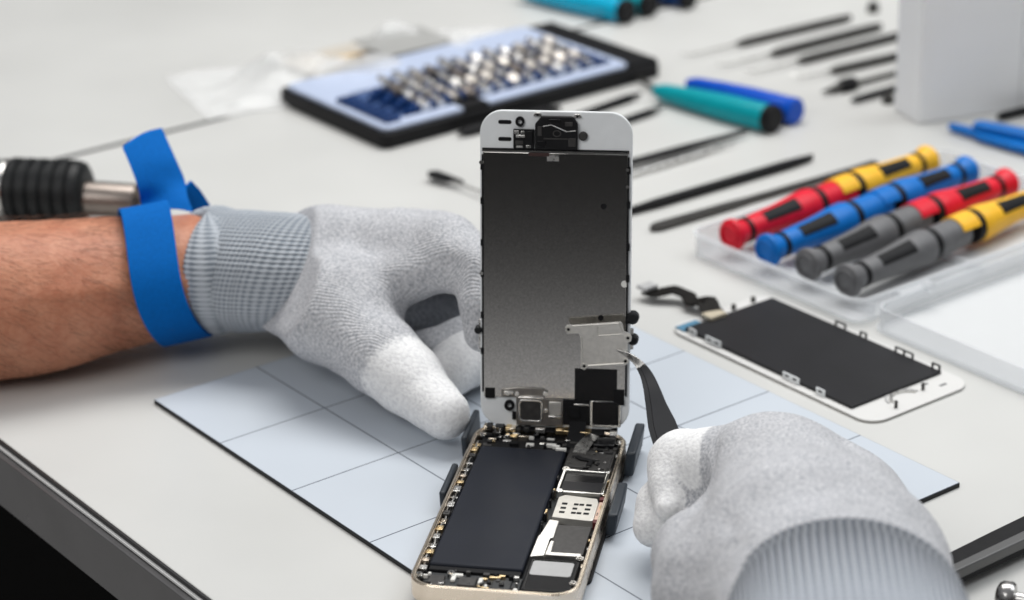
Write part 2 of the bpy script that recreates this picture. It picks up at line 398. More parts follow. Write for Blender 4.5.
# ------------------------------------------------------------------ smartphone
ph = thing('smartphone', 'opened champagne smartphone on the mat, its screen swung upright to bare the battery', 'smartphone', (*PO, 1.4), PYAW)
Z = -1.4     # local z of world z=0
hs = MB()
ou = rrect(-29.3, 29.3, -61.9, 61.9, 9.2, 10); inn = rrect(-27.7, 27.7, -60.3, 60.3, 7.8, 10)
hs.prism(rrect(-29.2, 29.2, -61.8, 61.8, 9.1, 10), 0, 1.2)
hs.ring(ou, inn, .4, 7.25); 
hs.ring(rrect(-29.05, 29.05, -61.65, 61.65, 9.0, 10), rrect(-28.1, 28.1, -60.7, 60.7, 8.2, 10), 7.2, 7.6, 1)
hs.build('housing', [gold, gold_rim], ph, bevel=.25)
MB().prism(rrect(-27.6, 27.6, -60.2, 60.2, 7.6, 8), 1.25, 3.6).build('inner_tray', pcb_m, ph)
bt = MB(); bt.box(-24.9, 7.8, -45.2, 45.4, 3.7, 6.7).build('battery', batt_m, ph, bevel=.9, seg=3)
MB().box(-24.6, 7.5, -48.0, -45.3, 3.7, 5.9).build('battery_flap', dark_tape, ph, bevel=.3)
# left rail with coax cables, clips and screws
rl = MB()
rl.box(-27.5, -25.2, -50, 52, 3.65, 5.4)
rl.build('side_rail', dark_tape, ph)
cx = MB()
pts = [(-26.6+.45*math.sin(v*.35), v, 6.0+.25*math.sin(v*.6)) for v in np.arange(-50, 52, 2.)]
cx.tube(pts, .42, 8, 0); cx.tube([(p[0]+.85+.2*math.sin(p[1]), p[1], p[2]-.35) for p in pts], .36, 8, 1)
cx.build('antenna_cable', [steel, dark_tape], ph)
for v in (-48, -43, -37, -32, -26, -20, -14, -9, -2, 4, 9, 15, 20, 26, 31, 37, 42, 47):
    k = MB(); w = random.uniform(1.2, 4.0); z = random.uniform(6.1, 7.2)
    k.box(-27.6, -25.4+random.uniform(0, .5), v-w/2, v+w/2, 4.5, z); k.cyl((-26.5, v, z-.1), (-26.5, v, z+.25), .7, n=12)
    k.build('metal_clip', random.choice([brass, gold_rim, steel, steel, chip_m, bright_steel, gold]), ph, bevel=.2)
for u, v in ((-26.2, 54.5), (-26.6, -53), (26.4, -51.5), (26.4, 54.5), (-20.5, 57), (25.6, 32.0), (25.9, -34.5), (10.2, 31), (-16, -50.5)):
    k = MB(); k.cyl((u, v, 3.6), (u, v, 6.6), 1.35, n=18); k.cyl((u, v, 6.5), (u, v, 7.0), 1.15, 1.0, n=18)
    k.box(u-.75, u+.75, v-.14, v+.14, 7.0, 7.03, 1); k.box(u-.14, u+.14, v-.75, v+.75, 7.03, 7.06, 1)
    k.build('screw', [bright_steel, dark_tape], ph, bevel=.12)
# upper right: folded flex cables over the logic board
fx = MB()
fx.box(8.8, 26.2, 31.6, 50.2, 3.7, 6.1); fx.prism([(9.4, 33), (17, 33), (17, 40), (21.5, 40), (21.5, 33.2), (25.6, 33.2), (25.6, 44), (14, 48), (9.4, 46)], 6.1, 6.6)
fx.build('flex_shield', chip_m, ph, bevel=.3)
fb = MB()
fb.tube([(18, 34.5, 6.8), (18.5, 38, 7.0), (14.5, 39, 7.0), (12.5, 41, 7.0)], [1.0]*4, flat=[.14]*4, sq=True)
fb.build('flex_cable', dark_tape, ph)
fs = MB(); fs.tube([(13, 44, 6.75), (13.6, 48, 7.3), (15, 52, 8.2), (17, 56, 8.6)], [2.6, 2.8, 2.6, 2.2], flat=[.14]*4, sq=True)
fs.build('ribbon', steel, ph)
# metal window frame with two black shields
fr = MB(); fr.ring([(9.4, 12.6), (26.8, 12.6), (26.8, 30.6), (9.4, 30.6)], [(10.5, 13.6), (25.7, 13.6), (25.7, 29.6), (10.5, 29.6)], 3.7, 6.9)
fr.cyl((10.8, 12.9, 6.8), (10.8, 12.9, 7.25), 1.3, n=16); fr.cyl((25.6, 30.3, 6.8), (25.6, 30.3, 7.2), 1.2, n=16)
fr.build('shield_frame', bright_steel, ph, bevel=.25)
MB().box(10.6, 25.6, 22.2, 29.5, 3.7, 6.0).build('shield_panel', black_gloss, ph, bevel=.2)
MB().box(10.6, 25.6, 13.7, 21.9, 3.7, 6.35).build('shield_panel', disp_black, ph, bevel=.2)
# sim reader
sm = MB(); sm.prism([(11.2, -6.4), (25.0, -7.4), (26.2, -7.2), (26.2, 6), (25.2, 9.2), (13.2, 10.6), (11.2, 8.6)], 3.7, 6.7)
sm.build('sim_reader', white_silver, ph, bevel=.25)
sl = MB()
for u in (14.2, 18.4, 20.4, 23.0):
    for v in (-2.6, .6, 3.8):
        if u == 20.4 and v == .6: continue
        w = 1.0 if u in (14.2, 23.0) else .85
        sl.box(u-w, u+w, v-.75, v+.75, 6.62, 6.74)
sl.build('sim_slots', dark_tape, ph)
MB().box(26.3, 27.9, -6, 7, 3.7, 6.6).build('antenna_block', mat('pink_gold', (.70, .50, .40), .4, .5), ph, bevel=.2)
mc = MB(); mc.box(26.2, 27.8, -9, -6.6, 3.7, 6.9); mc.box(26.0, 27.7, 8.2, 10.4, 3.7, 6.9)
mc.build('red_connector', mat('dark_red', (.10, .015, .015), .5), ph, bevel=.2)
# chip, brackets
MB().box(13.9, 26.4, -31.4, -10.8, 3.7, 6.2).build('chip_shield', chip_m, ph, bevel=.35)
br = MB(); br.prism([(8.6, -35.6), (13.3, -34.4), (13.3, -22), (14.4, -21.4), (14.4, -9.2), (10.8, -8.6), (9.4, -20), (8.9, -21)], 3.7, 6.8)
br.prism([(13.5, -33.8), (26, -33.6), (26, -31.7), (15.4, -31.9), (15.2, -24), (13.8, -24)], 3.7, 6.9)
br.build('silver_bracket', silver_plate, ph, bevel=.25)
sp = MB(); sp.box(9.0, 26.4, -58.2, -35.9, 3.7, 6.2); sp.build('speaker_box', dark_tape, ph, bevel=.5)
MB().prism(rrect(10.4, 24.6, -47.4, -37.8, 1.0, 3), 6.22, 6.4).build('speaker_label', label_m, ph)
MB().ring(rrect(9.9, 26.0, -57.6, -36.6, 1.2, 3), rrect(10.2, 25.7, -57.3, -36.9, 1, 3), 6.2, 6.36).build('speaker_seam', black_gloss, ph)
# lower edge: docks and contacts
lo = MB(); lo.box(-24.6, 8.6, -58.8, -48.4, 3.65, 5.0); lo.build('dock_flex', pcb_m, ph, bevel=.3)
for u, v, w, d, m in ((-20.5, -54.4, 5.4, 6.4, chip_m), (-9.6, -54.8, 6.2, 5.4, chip_m), (2.2, -54.6, 6.6, 6.6, pcb_m), (-14.8, -52.6, 1.6, 3.4, white_bit), (-13.6, -50.3, 3.4, 1.5, white_bit), (-5.2, -53.6, 1.5, 3.6, white_bit), (-4.4, -51.2, 2.4, 1.2, brass), (-.8, -50.2, 4.2, 1.1, brass), (6.6, -50, 2, 1.3, steel), (-23.4, -51, 1.1, 1.1, white_bit), (-22.2, -57.8, 2.2, 1.0, steel), (-3, -57.6, 3.0, .9, brass), (7.4, -57.2, 1.4, 1.4, white_bit)):
    MB().box(u-w/2, u+w/2, v-d/2, v+d/2, 4.9, 5.4+random.uniform(.2, 1.2)).build('connector', m, ph, bevel=.3)
for i in range(30):
    u = random.uniform(-25.5, 8); v = random.uniform(-59, -48.4); w = random.uniform(.6, 2.6); d = random.uniform(.5, 1.8)
    MB().box(u-w/2, u+w/2, v-d/2, v+d/2, 4.9, 5.4+random.uniform(.1, 1.4)).build('connector', random.choice([steel, chip_m, brass, white_bit, dark_tape, chip_m, black_gloss]), ph, bevel=.2)
for i in range(34):
    u = random.uniform(9, 26); v = random.uniform(32, 50); w = random.uniform(.5, 2.4); d = random.uniform(.5, 2.0)
    MB().box(u-w/2, u+w/2, v-d/2, v+d/2, 6.0, 6.5+random.uniform(.05, .5)).build('board_part', random.choice([chip_m, dark_tape, steel, chip_m, black_gloss, dark_steel]), ph, bevel=.15)
# upper edge under the raised display
ue = MB(); ue.box(-25.6, 26.5, 46.2, 58.8, 3.65, 5.6); ue.build('camera_flex', dark_tape, ph, bevel=.3)
for i in range(64):
    u = random.uniform(-25, 25); v = random.uniform(46.3, 58); w = random.uniform(.7, 4.2); d = random.uniform(.6, 2.4)
    MB().box(u-w/2, u+w/2, v-d/2, v+d/2, 5.5, 6.0+random.uniform(.1, 1.2)).build('contact', random.choice([brass, gold_rim, steel, chip_m, white_bit, chip_m, dark_tape, bright_steel, black_gloss]), ph, bevel=.2)
MB().box(-16, 20, 57.6, 62.2, 7.65, 8.1).build('rear_gasket', dark_tape, ph, bevel=.2)
for i in range(16):
    u = random.uniform(-26, 26); w = random.uniform(1, 4.0)
    MB().box(u-w/2, u+w/2, 57.5, 60+random.uniform(0, 1.5), 7.0, 8.2+random.uniform(.1, .8)).build('hinge_contact', random.choice([brass, steel, chip_m, dark_tape, gold_rim, pcb_m]), ph, bevel=.25)
MB().box(12.6, 25.2, 50.6, 57.4, 5.7, 7.4).build('rear_camera_shield', black_gloss, ph, bevel=.4)
for i in range(24):
    u = random.choice([random.uniform(26.7, 27.6), random.uniform(8.2, 8.7)]); v = random.uniform(-45, 45)
    if u < 10: v = random.uniform(-30, 30)
    w = random.uniform(.4, .8); d = random.uniform(.8, 2.6)
    MB().box(u-w/2, u+w/2, v-d/2, v+d/2, 3.6, 6.2+random.uniform(.1, .7)).build('edge_contact', random.choice([brass, steel, gold_rim, chip_m, dark_tape]), ph, bevel=.12)

# raised display (local u, w, n -> phone local)
def dT(p):
    q = BO + BA*p[0] + BZ*p[1] + BN*p[2]
    d = np.array([q[0]-PO[0], q[1]-PO[1], q[2]-1.4]); c, s = math.cos(-PYAW), math.sin(-PYAW)
    return np.array([c*d[0]-s*d[1], s*d[0]+c*d[1], d[2]])
def D(): return MB(dT)
dp = D(); dp.prism(rrect(-28.5, 28.5, .4, 122.2, 8.6, 10), -2.0, 0); dp = dp.build('display_panel', white_bezel, ph, bevel=.45, seg=3)
D().prism(rrect(-28.0, 28.0, .9, 121.7, 8.2, 10), -2.6, -1.95).build('front_glass', black_gloss, dp)
D().prism([(-27.2, 12.2), (26.9, 12.2), (26.9, 106.6), (-27.2, 106.6)], .02, .8).build('shield_plate', shield_m, dp, bevel=.2)
e = D(); e.box(-27.6, 27.3, 106.9, 107.35, .02, 1.1); e.build('plate_lip', bright_steel, dp)
e = D(); e.box(-27.6, 27.3, 107.4, 108.0, .02, .3); e.build('lip_gap', dark_tape, dp)
e = D(); e.box(-27.75, -27.3, 14, 105.6, .02, 1.0)
e.box(27.0, 27.45, 14, 105.6, .02, 1.0)
for v in (101, 88, 72, 60, 44, 30): e.box(-28.2, -27.0, v-1.2, v+1.2, .05, 1.2); e.box(26.7, 27.9, v-1.6, v+1.0, .05, 1.2)
e.build('edge_seal', dark_tape, dp)
for u, v, r, m in ((18.1, 87, 1.15, dark_tape), (26.2, 57.6, 1.3, white_bit), (17.4, 44.3, 1.1, dark_tape)):
    k = D(); k.cyl((u, v, .7), (u, v, .95), r, n=18); k.build('dot', m, dp)
for v in (102.6, 60.3):
    k = D(); k.cyl((-27.9, v, .9), (-27.9, v, 1.5), .75, n=14); k.build('edge_screw', bright_steel, dp)
for u, v in ((26.9, 101), (26.9, 94.6)):
    k = D(); k.cyl((u, v, .9), (u, v, 1.5), .65, n=14); k.build('edge_screw', bright_steel, dp)
for v in (111.4, 117.8):
    k = D(); k.prism(rrect(-21.6, -16.6, v-.75, v+.75, .7, 4), .01, .12); k.build('slot', dark_tape, dp)
k = D(); k.ring([( -13.4+1.7*math.cos(a), 118.2+1.9*math.sin(a)) for a in np.linspace(0, 2*PI, 20, False)], [(-13.4+.8*math.cos(a), 118.1+.8*math.sin(a)) for a in np.linspace(0, 2*PI, 20, False)], .01, 1.0); k.build('sensor_ring', dark_tape, dp)
ec = D(); ec.prism([(-7.6, 108.1), (8.2, 108.1), (8.2, 118), (6.4, 120.6), (-5.2, 120.6), (-7.6, 117.6)], .02, 2.2)
ec = ec.build('earpiece_module', black_plastic, dp, bevel=.5, seg=3)
k = D(); k.tube([(-4.6, 116.8, 2.3), (-1.5, 117.4, 2.3), (1.6, 116.2, 2.3), (4.2, 115.0, 2.3), (7.6, 115.4, 2.3)], .22, 6); k.build('earpiece_wire', steel, ec)
k = D(); k.box(-4.4, 4.6, 112.0, 112.5, 2.2, 2.4); k.ring([(.6+1.6*math.cos(a), 114.2+1.3*math.sin(a)) for a in np.linspace(0, 2*PI, 20, False)], [(.6+1.15*math.cos(a), 114.2+.9*math.sin(a)) for a in np.linspace(0, 2*PI, 20, False)], 2.2, 2.36)
k.build('earpiece_plate', chip_m, ec)
for q in ((-6.8, -3.4, 109, 111.4), (4.8, 7.6, 109.4, 112.6), (-6.6, -5.0, 113.2, 116.8), (3.6, 6.4, 117.0, 118.6), (-2.6, 1.8, 118.2, 119.6)):
    k = D(); k.box(*q, 2.1, 2.5); k.build('earpiece_chip', random.choice([chip_m, black_gloss, dark_steel]), ec, bevel=.15)
for q in ((-15.4, -13.6, 113.8, 115.0), (-13, -11.6, 114.0, 114.8), (-10.9, -9.2, 108.6, 109.6), (-14.6, -12.2, 108.6, 109.3)):
    k = D(); k.box(*q, 1.4, 2.2); k.build('camera_pin', random.choice([steel, chip_m, bright_steel]), dp, bevel=.1)
k = D(); k.box(-15.8, -8.0, 108.2, 115.4, .02, 1.5); k.box(-14.8, -9.2, 112.4, 113.4, 1.5, 1.9, 1); k.box(-15, -12, 109.6, 111.2, 1.5, 2.0, 2); k.box(-11.4, -8.6, 110, 114.8, 1.5, 2.1)
k.build('camera_connector', [black_plastic, steel, chip_m], dp, bevel=.25)
k = D(); k.cyl((10.2, 113.2, .02), (10.2, 113.2, 1.2), 1.7, n=24); k.cyl((10.2, 113.2, 1.2), (10.2, 113.2, 1.4), 1.2, n=20, mi=1); k.build('sensor_dot', [chip_m, dark_steel], dp, bevel=.2)
for u, v in ((-6.8, 120.9), (8.0, 120.6)):
    k = D(); k.prism([(u-1.7, v-.6), (u+1.7, v-.6), (u+1.0, v+.7), (u-1.0, v+.7)], .02, .9); k.cyl((u, v, .8), (u, v, 1.1), .5, n=12, mi=1); k.build('earpiece_tab', [steel, dark_tape], dp, bevel=.12)
k = D(); k.box(-3.2, 1.2, 103.6, 105.8, .8, 1.05); k.build('plate_mark', steel, dp)
k = D(); k.box(-10, -2.4, 105.4, 106.7, .8, 1.3); k.build('flex_end', mat('dark_brown_flex', (.035, .012, .010), .5), dp)
k = D(); k.box(-24, -8, .5, 1.2, 0, 0.3); 
# lower end: home button bracket, tape patches, cable
hb = D(); hb.prism([(-14.6, 1.4), (3.2, 1.4), (3.2, 12.2), (-3.6, 12.2), (-3.6, 13.4), (-14.6, 13.4)], .05, 1.5)
hb.prism([(-20.4, 12.3), (-3.8, 13.5), (-3.8, 16.2), (-14, 16.4), (-20.4, 15.4)], .85, 1.5)
hb = hb.build('home_button_bracket', mat('dark_chrome', (.40, .375, .35), .3, 1, var=.15, vs=400), dp, bevel=.25)
k = D(); k.ring(rrect(-13.6, -4.4, 3.0, 11.8, 1.6, 5), rrect(-12.9, -5.1, 3.7, 11.1, 1.1, 5), 1.5, 2.3); k.build('button_surround', bright_steel, hb, bevel=.15)
k = D(); k.prism(rrect(-12.8, -5.2, 3.8, 11.0, 1.0, 5), 1.5, 2.0); k.build('button_back', chip_m, hb, bevel=.2)
k = D(); k.box(-13.8, -4.0, 12.1, 13.0, 1.5, 2.5); k.box(-2.2, 2.6, 4.8, 5.7, 1.5, 2.2); k.box(-19.2, -15.6, 13.4, 14.8, 1.5, 2.0); k.build('bracket_ridge', bright_steel, hb, bevel=.2)
k = D(); k.box(-2.0, 2.6, 6.0, 11.2, 1.5, 2.1); k.build('bracket_pad', silver_plate, hb, bevel=.2)
for u, v in ((-17.6, 14), (-3.4, 14.4), (-3.2, 7.6), (-14.2, 13.8)):
    k = D(); k.cyl((u, v, 1.5), (u, v, 2.4), .9, n=16); k.build('bracket_screw', bright_steel, hb, bevel=.12)
k = D(); k.ring([(-17.3+1.9*math.cos(a), 9.0+2.1*math.sin(a)) for a in np.linspace(0, 2*PI, 22, False)], [(-17.3+.9*math.cos(a), 9.0+1.0*math.sin(a)) for a in np.linspace(0, 2*PI, 22, False)], .02, 1.6); k.build('microphone_ring', dark_tape, dp, bevel=.15)
for q in ((-26.6, -22.8, 11.6, 15.6, .82, 1.1), (-16.2, -14.8, 3.4, 6.4, .02, .9), (22.5, 26.6, 10.6, 16.6, .82, 1.2), (-22, 24, -.8, 1.0, -1.6, -.1)):
    k = D(); k.box(*q); k.build('tape_patch', dark_tape, dp)
k = D(); k.box(7.7, 23.8, 12.0, 24.4, .82, 1.15); k.build('black_sticker', black_gloss, dp, bevel=.12)
k = D(); k.prism(rrect(13.6, 25.4, 1.6, 11.9, .8, 3), .02, 1.0); k.build('connector_frame', bright_steel, dp, bevel=.2)
k = D(); k.box(14.5, 24.5, 2.6, 11.8, 1.0, 1.5); k.build('connector_cover', black_gloss, dp, bevel=.25)
k = D(); k.box(3.4, 13.4, 2.0, 11.9, .02, 1.0); k.box(5.6, 9.8, 5.0, 9.6, 1.0, 1.6); k.box(7.4, 13.2, 9.8, 10.6, 1.0, 1.4, 1); k.build('cable_bundle', [dark_tape, steel], dp, bevel=.25)
# edge pads that hold the raised display
for u, v, r in ((29.3, 44.5, 2.4), (29.6, 36.0, 2.0), (-29.3, 38, 1.5)):
    k = D(); k.lathe((u, v, -3.2), (0, 0, 1), [(0, r*.7), (.6, r), (4.0, r), (4.6, r*.7)], 18); k.build('edge_pad', rubber, dp)
for q in ((28.3, 29.6, 32, 40, -2.4, -.6), (-29.2, -28.3, 30, 42, -2.4, -.4)):
    k = D(); k.box(*q); k.build('edge_bracket', steel, dp, bevel=.2)
# ribbon joining display and housing
k = D(); k.tube([(9, 3.5, 1.0), (9, .2, 4.0), (8.5, -2.5, 7.5), (8, -3.8, 12)], [3.2]*4, flat=[.15]*4, sq=True, up=(0, .6, .8)); k.build('display_ribbon', dark_tape, ph)

# ------------------------------------------------------------------ cover plate held by the tweezers
n0 = 7.0
pl = [sc(x, y, 0) for x, y in [(0, 0)]]
def scl(x, y, n):     # pixel -> display-local (u, w)
    q = sc(x, y, n)-BO; return (q@BA, q@BZ)
cp = thing('cover_plate', 'small silver shield plate with screw lugs gripped in the tweezers before the screen', 'metal plate', sc(603, 347, n0), 0)
cpo = sc(603, 347, n0)
def cT(p): return BO + BA*p[0] + BZ*p[1] + BN*p[2] - cpo
out = [(565, 327), (567, 324.6), (572, 325), (620, 321.6), (622.5, 323.5), (624, 331), (630.5, 334), (632, 337), (631, 341), (627.5, 343), (627.5, 358), (629, 362), (626, 365), (588, 367), (584.5, 370), (581, 368.5), (580.5, 336), (578.5, 333.5), (567.5, 334)]
o2 = [scl(x, y, n0) for x, y in out][::-1]
k = MB(cT); k.prism(o2, n0-.18, n0+.18); k.build('plate', silver_plate, cp, bevel=.08)
rm = MB(cT)
def edge(pp, w=.55):
    for (x0, y0), (x1, y1) in zip(pp[:-1], pp[1:]):
        a = scl(x0, y0, n0); b = scl(x1, y1, n0); rm.tube([(a[0], a[1], n0+.3), (b[0], b[1], n0+.3)], w/2, 8)
edge([(572, 326), (619, 323), (623, 331.5)]); edge([(581.5, 337), (582.5, 364)]); edge([(588, 365.5), (624, 363.2)], .9); edge([(598.5, 326.5), (598.5, 335.5), (622, 333.8)], .4)
rm.build('folded_rim', white_silver, cp)
for x, y in ((568.5, 329.4), (584.3, 366), (628, 338), (625.5, 361)):
    u, w = scl(x, y, n0); c2 = lambda r: [(u+r*math.cos(a), w+r*math.sin(a)) for a in np.linspace(0, 2*PI, 20, False)]
    k = MB(cT); k.ring(c2(1.15), c2(.62), n0-.15, n0+.5); k.prism(c2(.62), n0-.1, n0+.21, 1); k.build('screw_lug', [white_silver, dark_tape], cp, bevel=.08)

# ------------------------------------------------------------------ tweezers
slate_coat = mat('slate_coating', (.016, .017, .021), .40, var=.1, vs=300, spec=.3)
tw = thing('tweezers', 'black fine curved tweezers with steel tip held in the right gloved hand', 'tweezers', sc(665, 436, 26), 0)
two = sc(665, 436, 26)
tT = lambda p: p-two
path = [(616.5, 350, 8.2), (626, 353.5, 9), (637, 361, 10.5), (646, 373, 12.5), (651.5, 388, 15), (656, 406, 19), (661.5, 424, 23), (668, 442, 27), (680, 470, 34), (700, 505, 42)]
wid = [.35, .7, 1.1, 1.55, 2.1, 2.9, 4.2, 4.6, 4.4, 4.2]
P3 = [sc(x, y, n) for x, y, n in path]
def arm(off, name):
    pts = [p+np.array([off*min(1, i*.22)*.7, -off*min(1, i*.22)*.4, off*min(1, i*.22)*.5]) for i, p in enumerate(P3)]
    # smooth
    t = np.arange(len(pts)); tt = np.linspace(0, len(pts)-1, 46)
    pp = np.array(pts); A = np.stack([np.interp(tt, t, pp[:, k]) for k in range(3)], 1); W = np.interp(tt, t, wid)
    for _ in range(6): A[1:-1] = .25*A[:-2]+.5*A[1:-1]+.25*A[2:]
    i0 = 13
    b = MB(tT); b.tube(A[i0-1:], W[i0-1:], flat=.55, sq=True, up=tuple(BN)); a = b.build(name, slate_coat, tw, bevel=.3)
    b = MB(tT); b.tube(A[:i0+1], W[:i0+1]*.94, flat=list(np.linspace(.25, .52, i0+1)), sq=True, up=tuple(BN)); b.build('steel_tip', steel, a, bevel=.12)
arm(1.3, 'blade'); arm(-1.3, 'blade')

# ------------------------------------------------------------------ SDF bodies (gloves, arm)
def sd_cap(P, a, b, r0, r1):
    a = np.asarray(a); b = np.asarray(b); ab = b-a; t = np.clip(((P-a)@ab)/(ab@ab), 0, 1)
    return np.linalg.norm(P-a-t[..., None]*ab, axis=-1)-(r0+(r1-r0)*t)
def smin(a, b, k):
    h = np.clip(.5+.5*(b-a)/k, 0, 1); return b*(1-h)+a*h-k*h*(1-h)
def vnoise(P, s, seed):
    q = P/s; i = np.floor(q).astype(int); f = q-i; f = f*f*(3-2*f)
    def hsh(i):
        n = (i[..., 0]*73856093) ^ (i[..., 1]*19349663) ^ (i[..., 2]*83492791) ^ (seed*2654435)
        n = (n*1103515245+12345) & 0x7fffffff; n = ((n >> 13) ^ n)*60493 & 0x7fffffff
        return (n % 10007)/10007.
    r = 0
    for dx in (0, 1):
        for dy in (0, 1):
            for dz in (0, 1):
                w = (f[..., 0] if dx else 1-f[..., 0])*(f[..., 1] if dy else 1-f[..., 1])*(f[..., 2] if dz else 1-f[..., 2])
                r = r+w*hsh(i+np.array([dx, dy, dz]))
    return r-.5
def surface_nets(fn, lo, hi, h):
    ax = [np.arange(lo[k], hi[k]+h, h) for k in range(3)]
    G = np.stack(np.meshgrid(*ax, indexing='ij'), -1)
    Dv = np.empty(G.shape[:3])
    for i in range(G.shape[0]): Dv[i] = fn(G[i])
    nx, ny, nz = Dv.shape; cs = (nx-1, ny-1, nz-1)
    acc = np.zeros(cs+(3,)); cnt = np.zeros(cs)
    def cor(dx, dy, dz): return Dv[dx:dx+cs[0], dy:dy+cs[1], dz:dz+cs[2]]
    for k in range(3):
        o = [j for j in range(3) if j != k]
        for p in (0, 1):
            for q in (0, 1):
                c0 = [0, 0, 0]; c0[o[0]] = p; c0[o[1]] = q; c1 = list(c0); c1[k] = 1
                a, b = cor(*c0), cor(*c1); m = (a < 0) != (b < 0)
                t = np.where(m, a/np.where(m, a-b, 1), 0)
                pos = np.zeros(cs+(3,)); pos[..., o[0]] = p; pos[..., o[1]] = q; pos[..., k] = t
                acc += pos*m[..., None]; cnt += m
    act = cnt > 0; idx = -np.ones(cs, int); idx[act] = np.arange(act.sum())
    ii = np.argwhere(act); V = (ii+acc[act]/cnt[act][:, None])*h+np.array([a[0] for a in ax])
    F = []
    for k in range(3):
        o = [j for j in range(3) if j != k]
        sl0 = [slice(None)]*3; sl1 = [slice(None)]*3; sl0[k] = slice(0, -1); sl1[k] = slice(1, None)
        a, b = Dv[tuple(sl0)], Dv[tuple(sl1)]; m = (a < 0) != (b < 0)
        for j in o:
            mm = np.zeros_like(m); s = [slice(None)]*3; s[j] = slice(1, -1); mm[tuple(s)] = True; m &= mm
        e = np.argwhere(m); flip = (a < 0)[m]
        def g(d0, d1):
            q = e.copy(); q[:, o[0]] -= d0; q[:, o[1]] -= d1; return idx[q[:, 0], q[:, 1], q[:, 2]]
        Q = np.stack([g(1, 1), g(0, 1), g(0, 0), g(1, 0)], 1)
        if k == 1: flip = ~flip
        Q[~flip] = Q[~flip][:, ::-1]
        F.append(Q)
    return V, np.concatenate(F)
def sdf_object(name, fn, lo, hi, h, material, parent, dipfn=None, smooth=2):
    V, F = surface_nets(fn, lo, hi, h)
    # light Laplacian smoothing
    E = np.concatenate([F[:, [0, 1]], F[:, [1, 2]], F[:, [2, 3]], F[:, [3, 0]]])
    for _ in range(smooth):
        s = np.zeros_like(V); c = np.zeros(len(V))
        np.add.at(s, E[:, 0], V[E[:, 1]]); np.add.at(s, E[:, 1], V[E[:, 0]]); np.add.at(c, E[:, 0], 1); np.add.at(c, E[:, 1], 1)
        V = V*.4+.6*s/np.maximum(c, 1)[:, None]
    loc = np.array([v*1000 for v in parent.location]) if parent else np.zeros(3)
    me = bpy.data.meshes.new(name); me.from_pydata([tuple(p) for p in (V-loc)*S], [], [tuple(int(i) for i in f) for f in F])
    me.materials.append(material); me.polygons.foreach_set('use_smooth', [True]*len(me.polygons))
    if dipfn is not None:
        at_ = me.attributes.new('dip', 'FLOAT', 'POINT'); at_.data.foreach_set('value', dipfn(V).astype(np.float32))
    me.update(); o = bpy.data.objects.new(name, me); COL.objects.link(o); o.parent = parent
    return o
def chain(pts):     # [(px, py, z, r), ...] -> list of (a, b, ra, rb)
    w = [(at(x, y, z), r) for x, y, z, r in pts]
    return [(w[i][0], w[i+1][0], w[i][1], w[i+1][1]) for i in range(len(w)-1)]
def sd_chain(P, ch, k=0):
    d = None
    for a, b, r0, r1 in ch:
        e = sd_cap(P, a, b, r0, r1); d = e if d is None else (smin(d, e, k) if k else np.minimum(d, e))
    return d

pe = thing('person', 'technician in grey knit gloves with blue wrist strap, left forearm bare, right hand holding tweezers', 'person', (*at(20, 380)[:2], -2), 0)
PEO = np.array([v*1000 for v in pe.location])

# left glove -----------------------------------------------------------
Lpalm = [chain([(262, 268, 36, 23.5), (330, 258, 42, 21), (398, 250, 47, 17.5)]),
         chain([(262, 266, 29, 22), (340, 257, 28, 20), (430, 248, 34, 16)]),
         chain([(276, 286, 34, 17.5), (328, 308, 33, 20.5), (352, 322, 31, 17)]),
         chain([(358, 288, 41, 14), (410, 276, 48, 9.5), (448, 270, 53, 8.0)]),
         chain([(330, 245, 40, 15), (440, 244, 44, 14)])]
Lthumb = chain([(342, 318, 31, 18), (383, 358, 24, 14.6), (408, 380, 19, 13.2), (445, 414, 13, 9.8)])
Lindex = chain([(400, 252, 50, 15), (448, 249, 57, 13.2), (479, 272, 55, 11), (486, 306, 45, 9.8), (484, 332, 36, 8.5)])
Lmid = chain([(435, 246, 34, 12), (492, 272, 32, 11), (508, 322, 24, 10), (462, 342, 18, 9.6), (408, 357, 14, 9.2)])
Lback = chain([(362, 316, 8, 9), (420, 310, 8, 11), (490, 306, 9, 11)])
Lring = chain([(452, 246, 28, 12), (505, 285, 28, 11), (520, 330, 22, 10.5), (468, 358, 14, 11), (432, 385, 12, 10)])
Lcrease = [(at(432, 298, 50), at(452, 262, 60), 2.2, 1.1), (at(446, 270, 62), at(478, 285, 62), 2.0, 1.0), (at(402, 297, 47), at(454, 268, 60), 5.0, 3.2), (at(386, 322, 38), at(372, 300, 46), 3, .8), (at(300, 215, 62), at(262, 330, 30), 2.5, .5),
           (at(358, 390, 20), at(372, 366, 34), 1.8, .8), (at(392, 320, 34), at(440, 262, 60), 5, 1.0)]
WA, WB = at(304, 206, 60), at(260, 348, 16)
WN = np.cross(WB-WA, np.array([-.25, 1., 0])); WN = WN/np.linalg.norm(WN); WN = WN if WN[0] < 0 else -WN
def left_sdf(P):
    d = None
    for c in Lpalm: e = sd_chain(P, c, 6); d = e if d is None else smin(d, e, 9)
    f = sd_chain(P, Lindex, 4)
    d = smin(d, f, 8); d = smin(d, sd_chain(P, Lthumb, 5), 11)
    g = np.minimum(sd_chain(P, Lmid, 4), sd_chain(P, Lring, 4)); d = smin(d, g, 2.5); d = np.minimum(d, sd_chain(P, Lback))
    for a, b, w, A in Lcrease:
        e = sd_cap(P, a, b, 0, 0); d = d+A*np.exp(-(e/w)**2)
    d = d+1.1*vnoise(P, 13., 3)+.4*vnoise(P, 5., 5)
    q = (P-WA)@WN      # the glove ends where the ribbed cuff begins
    return np.maximum(d, q)
tT0 = at(392, 361, 22); tT1 = at(446, 415, 13)
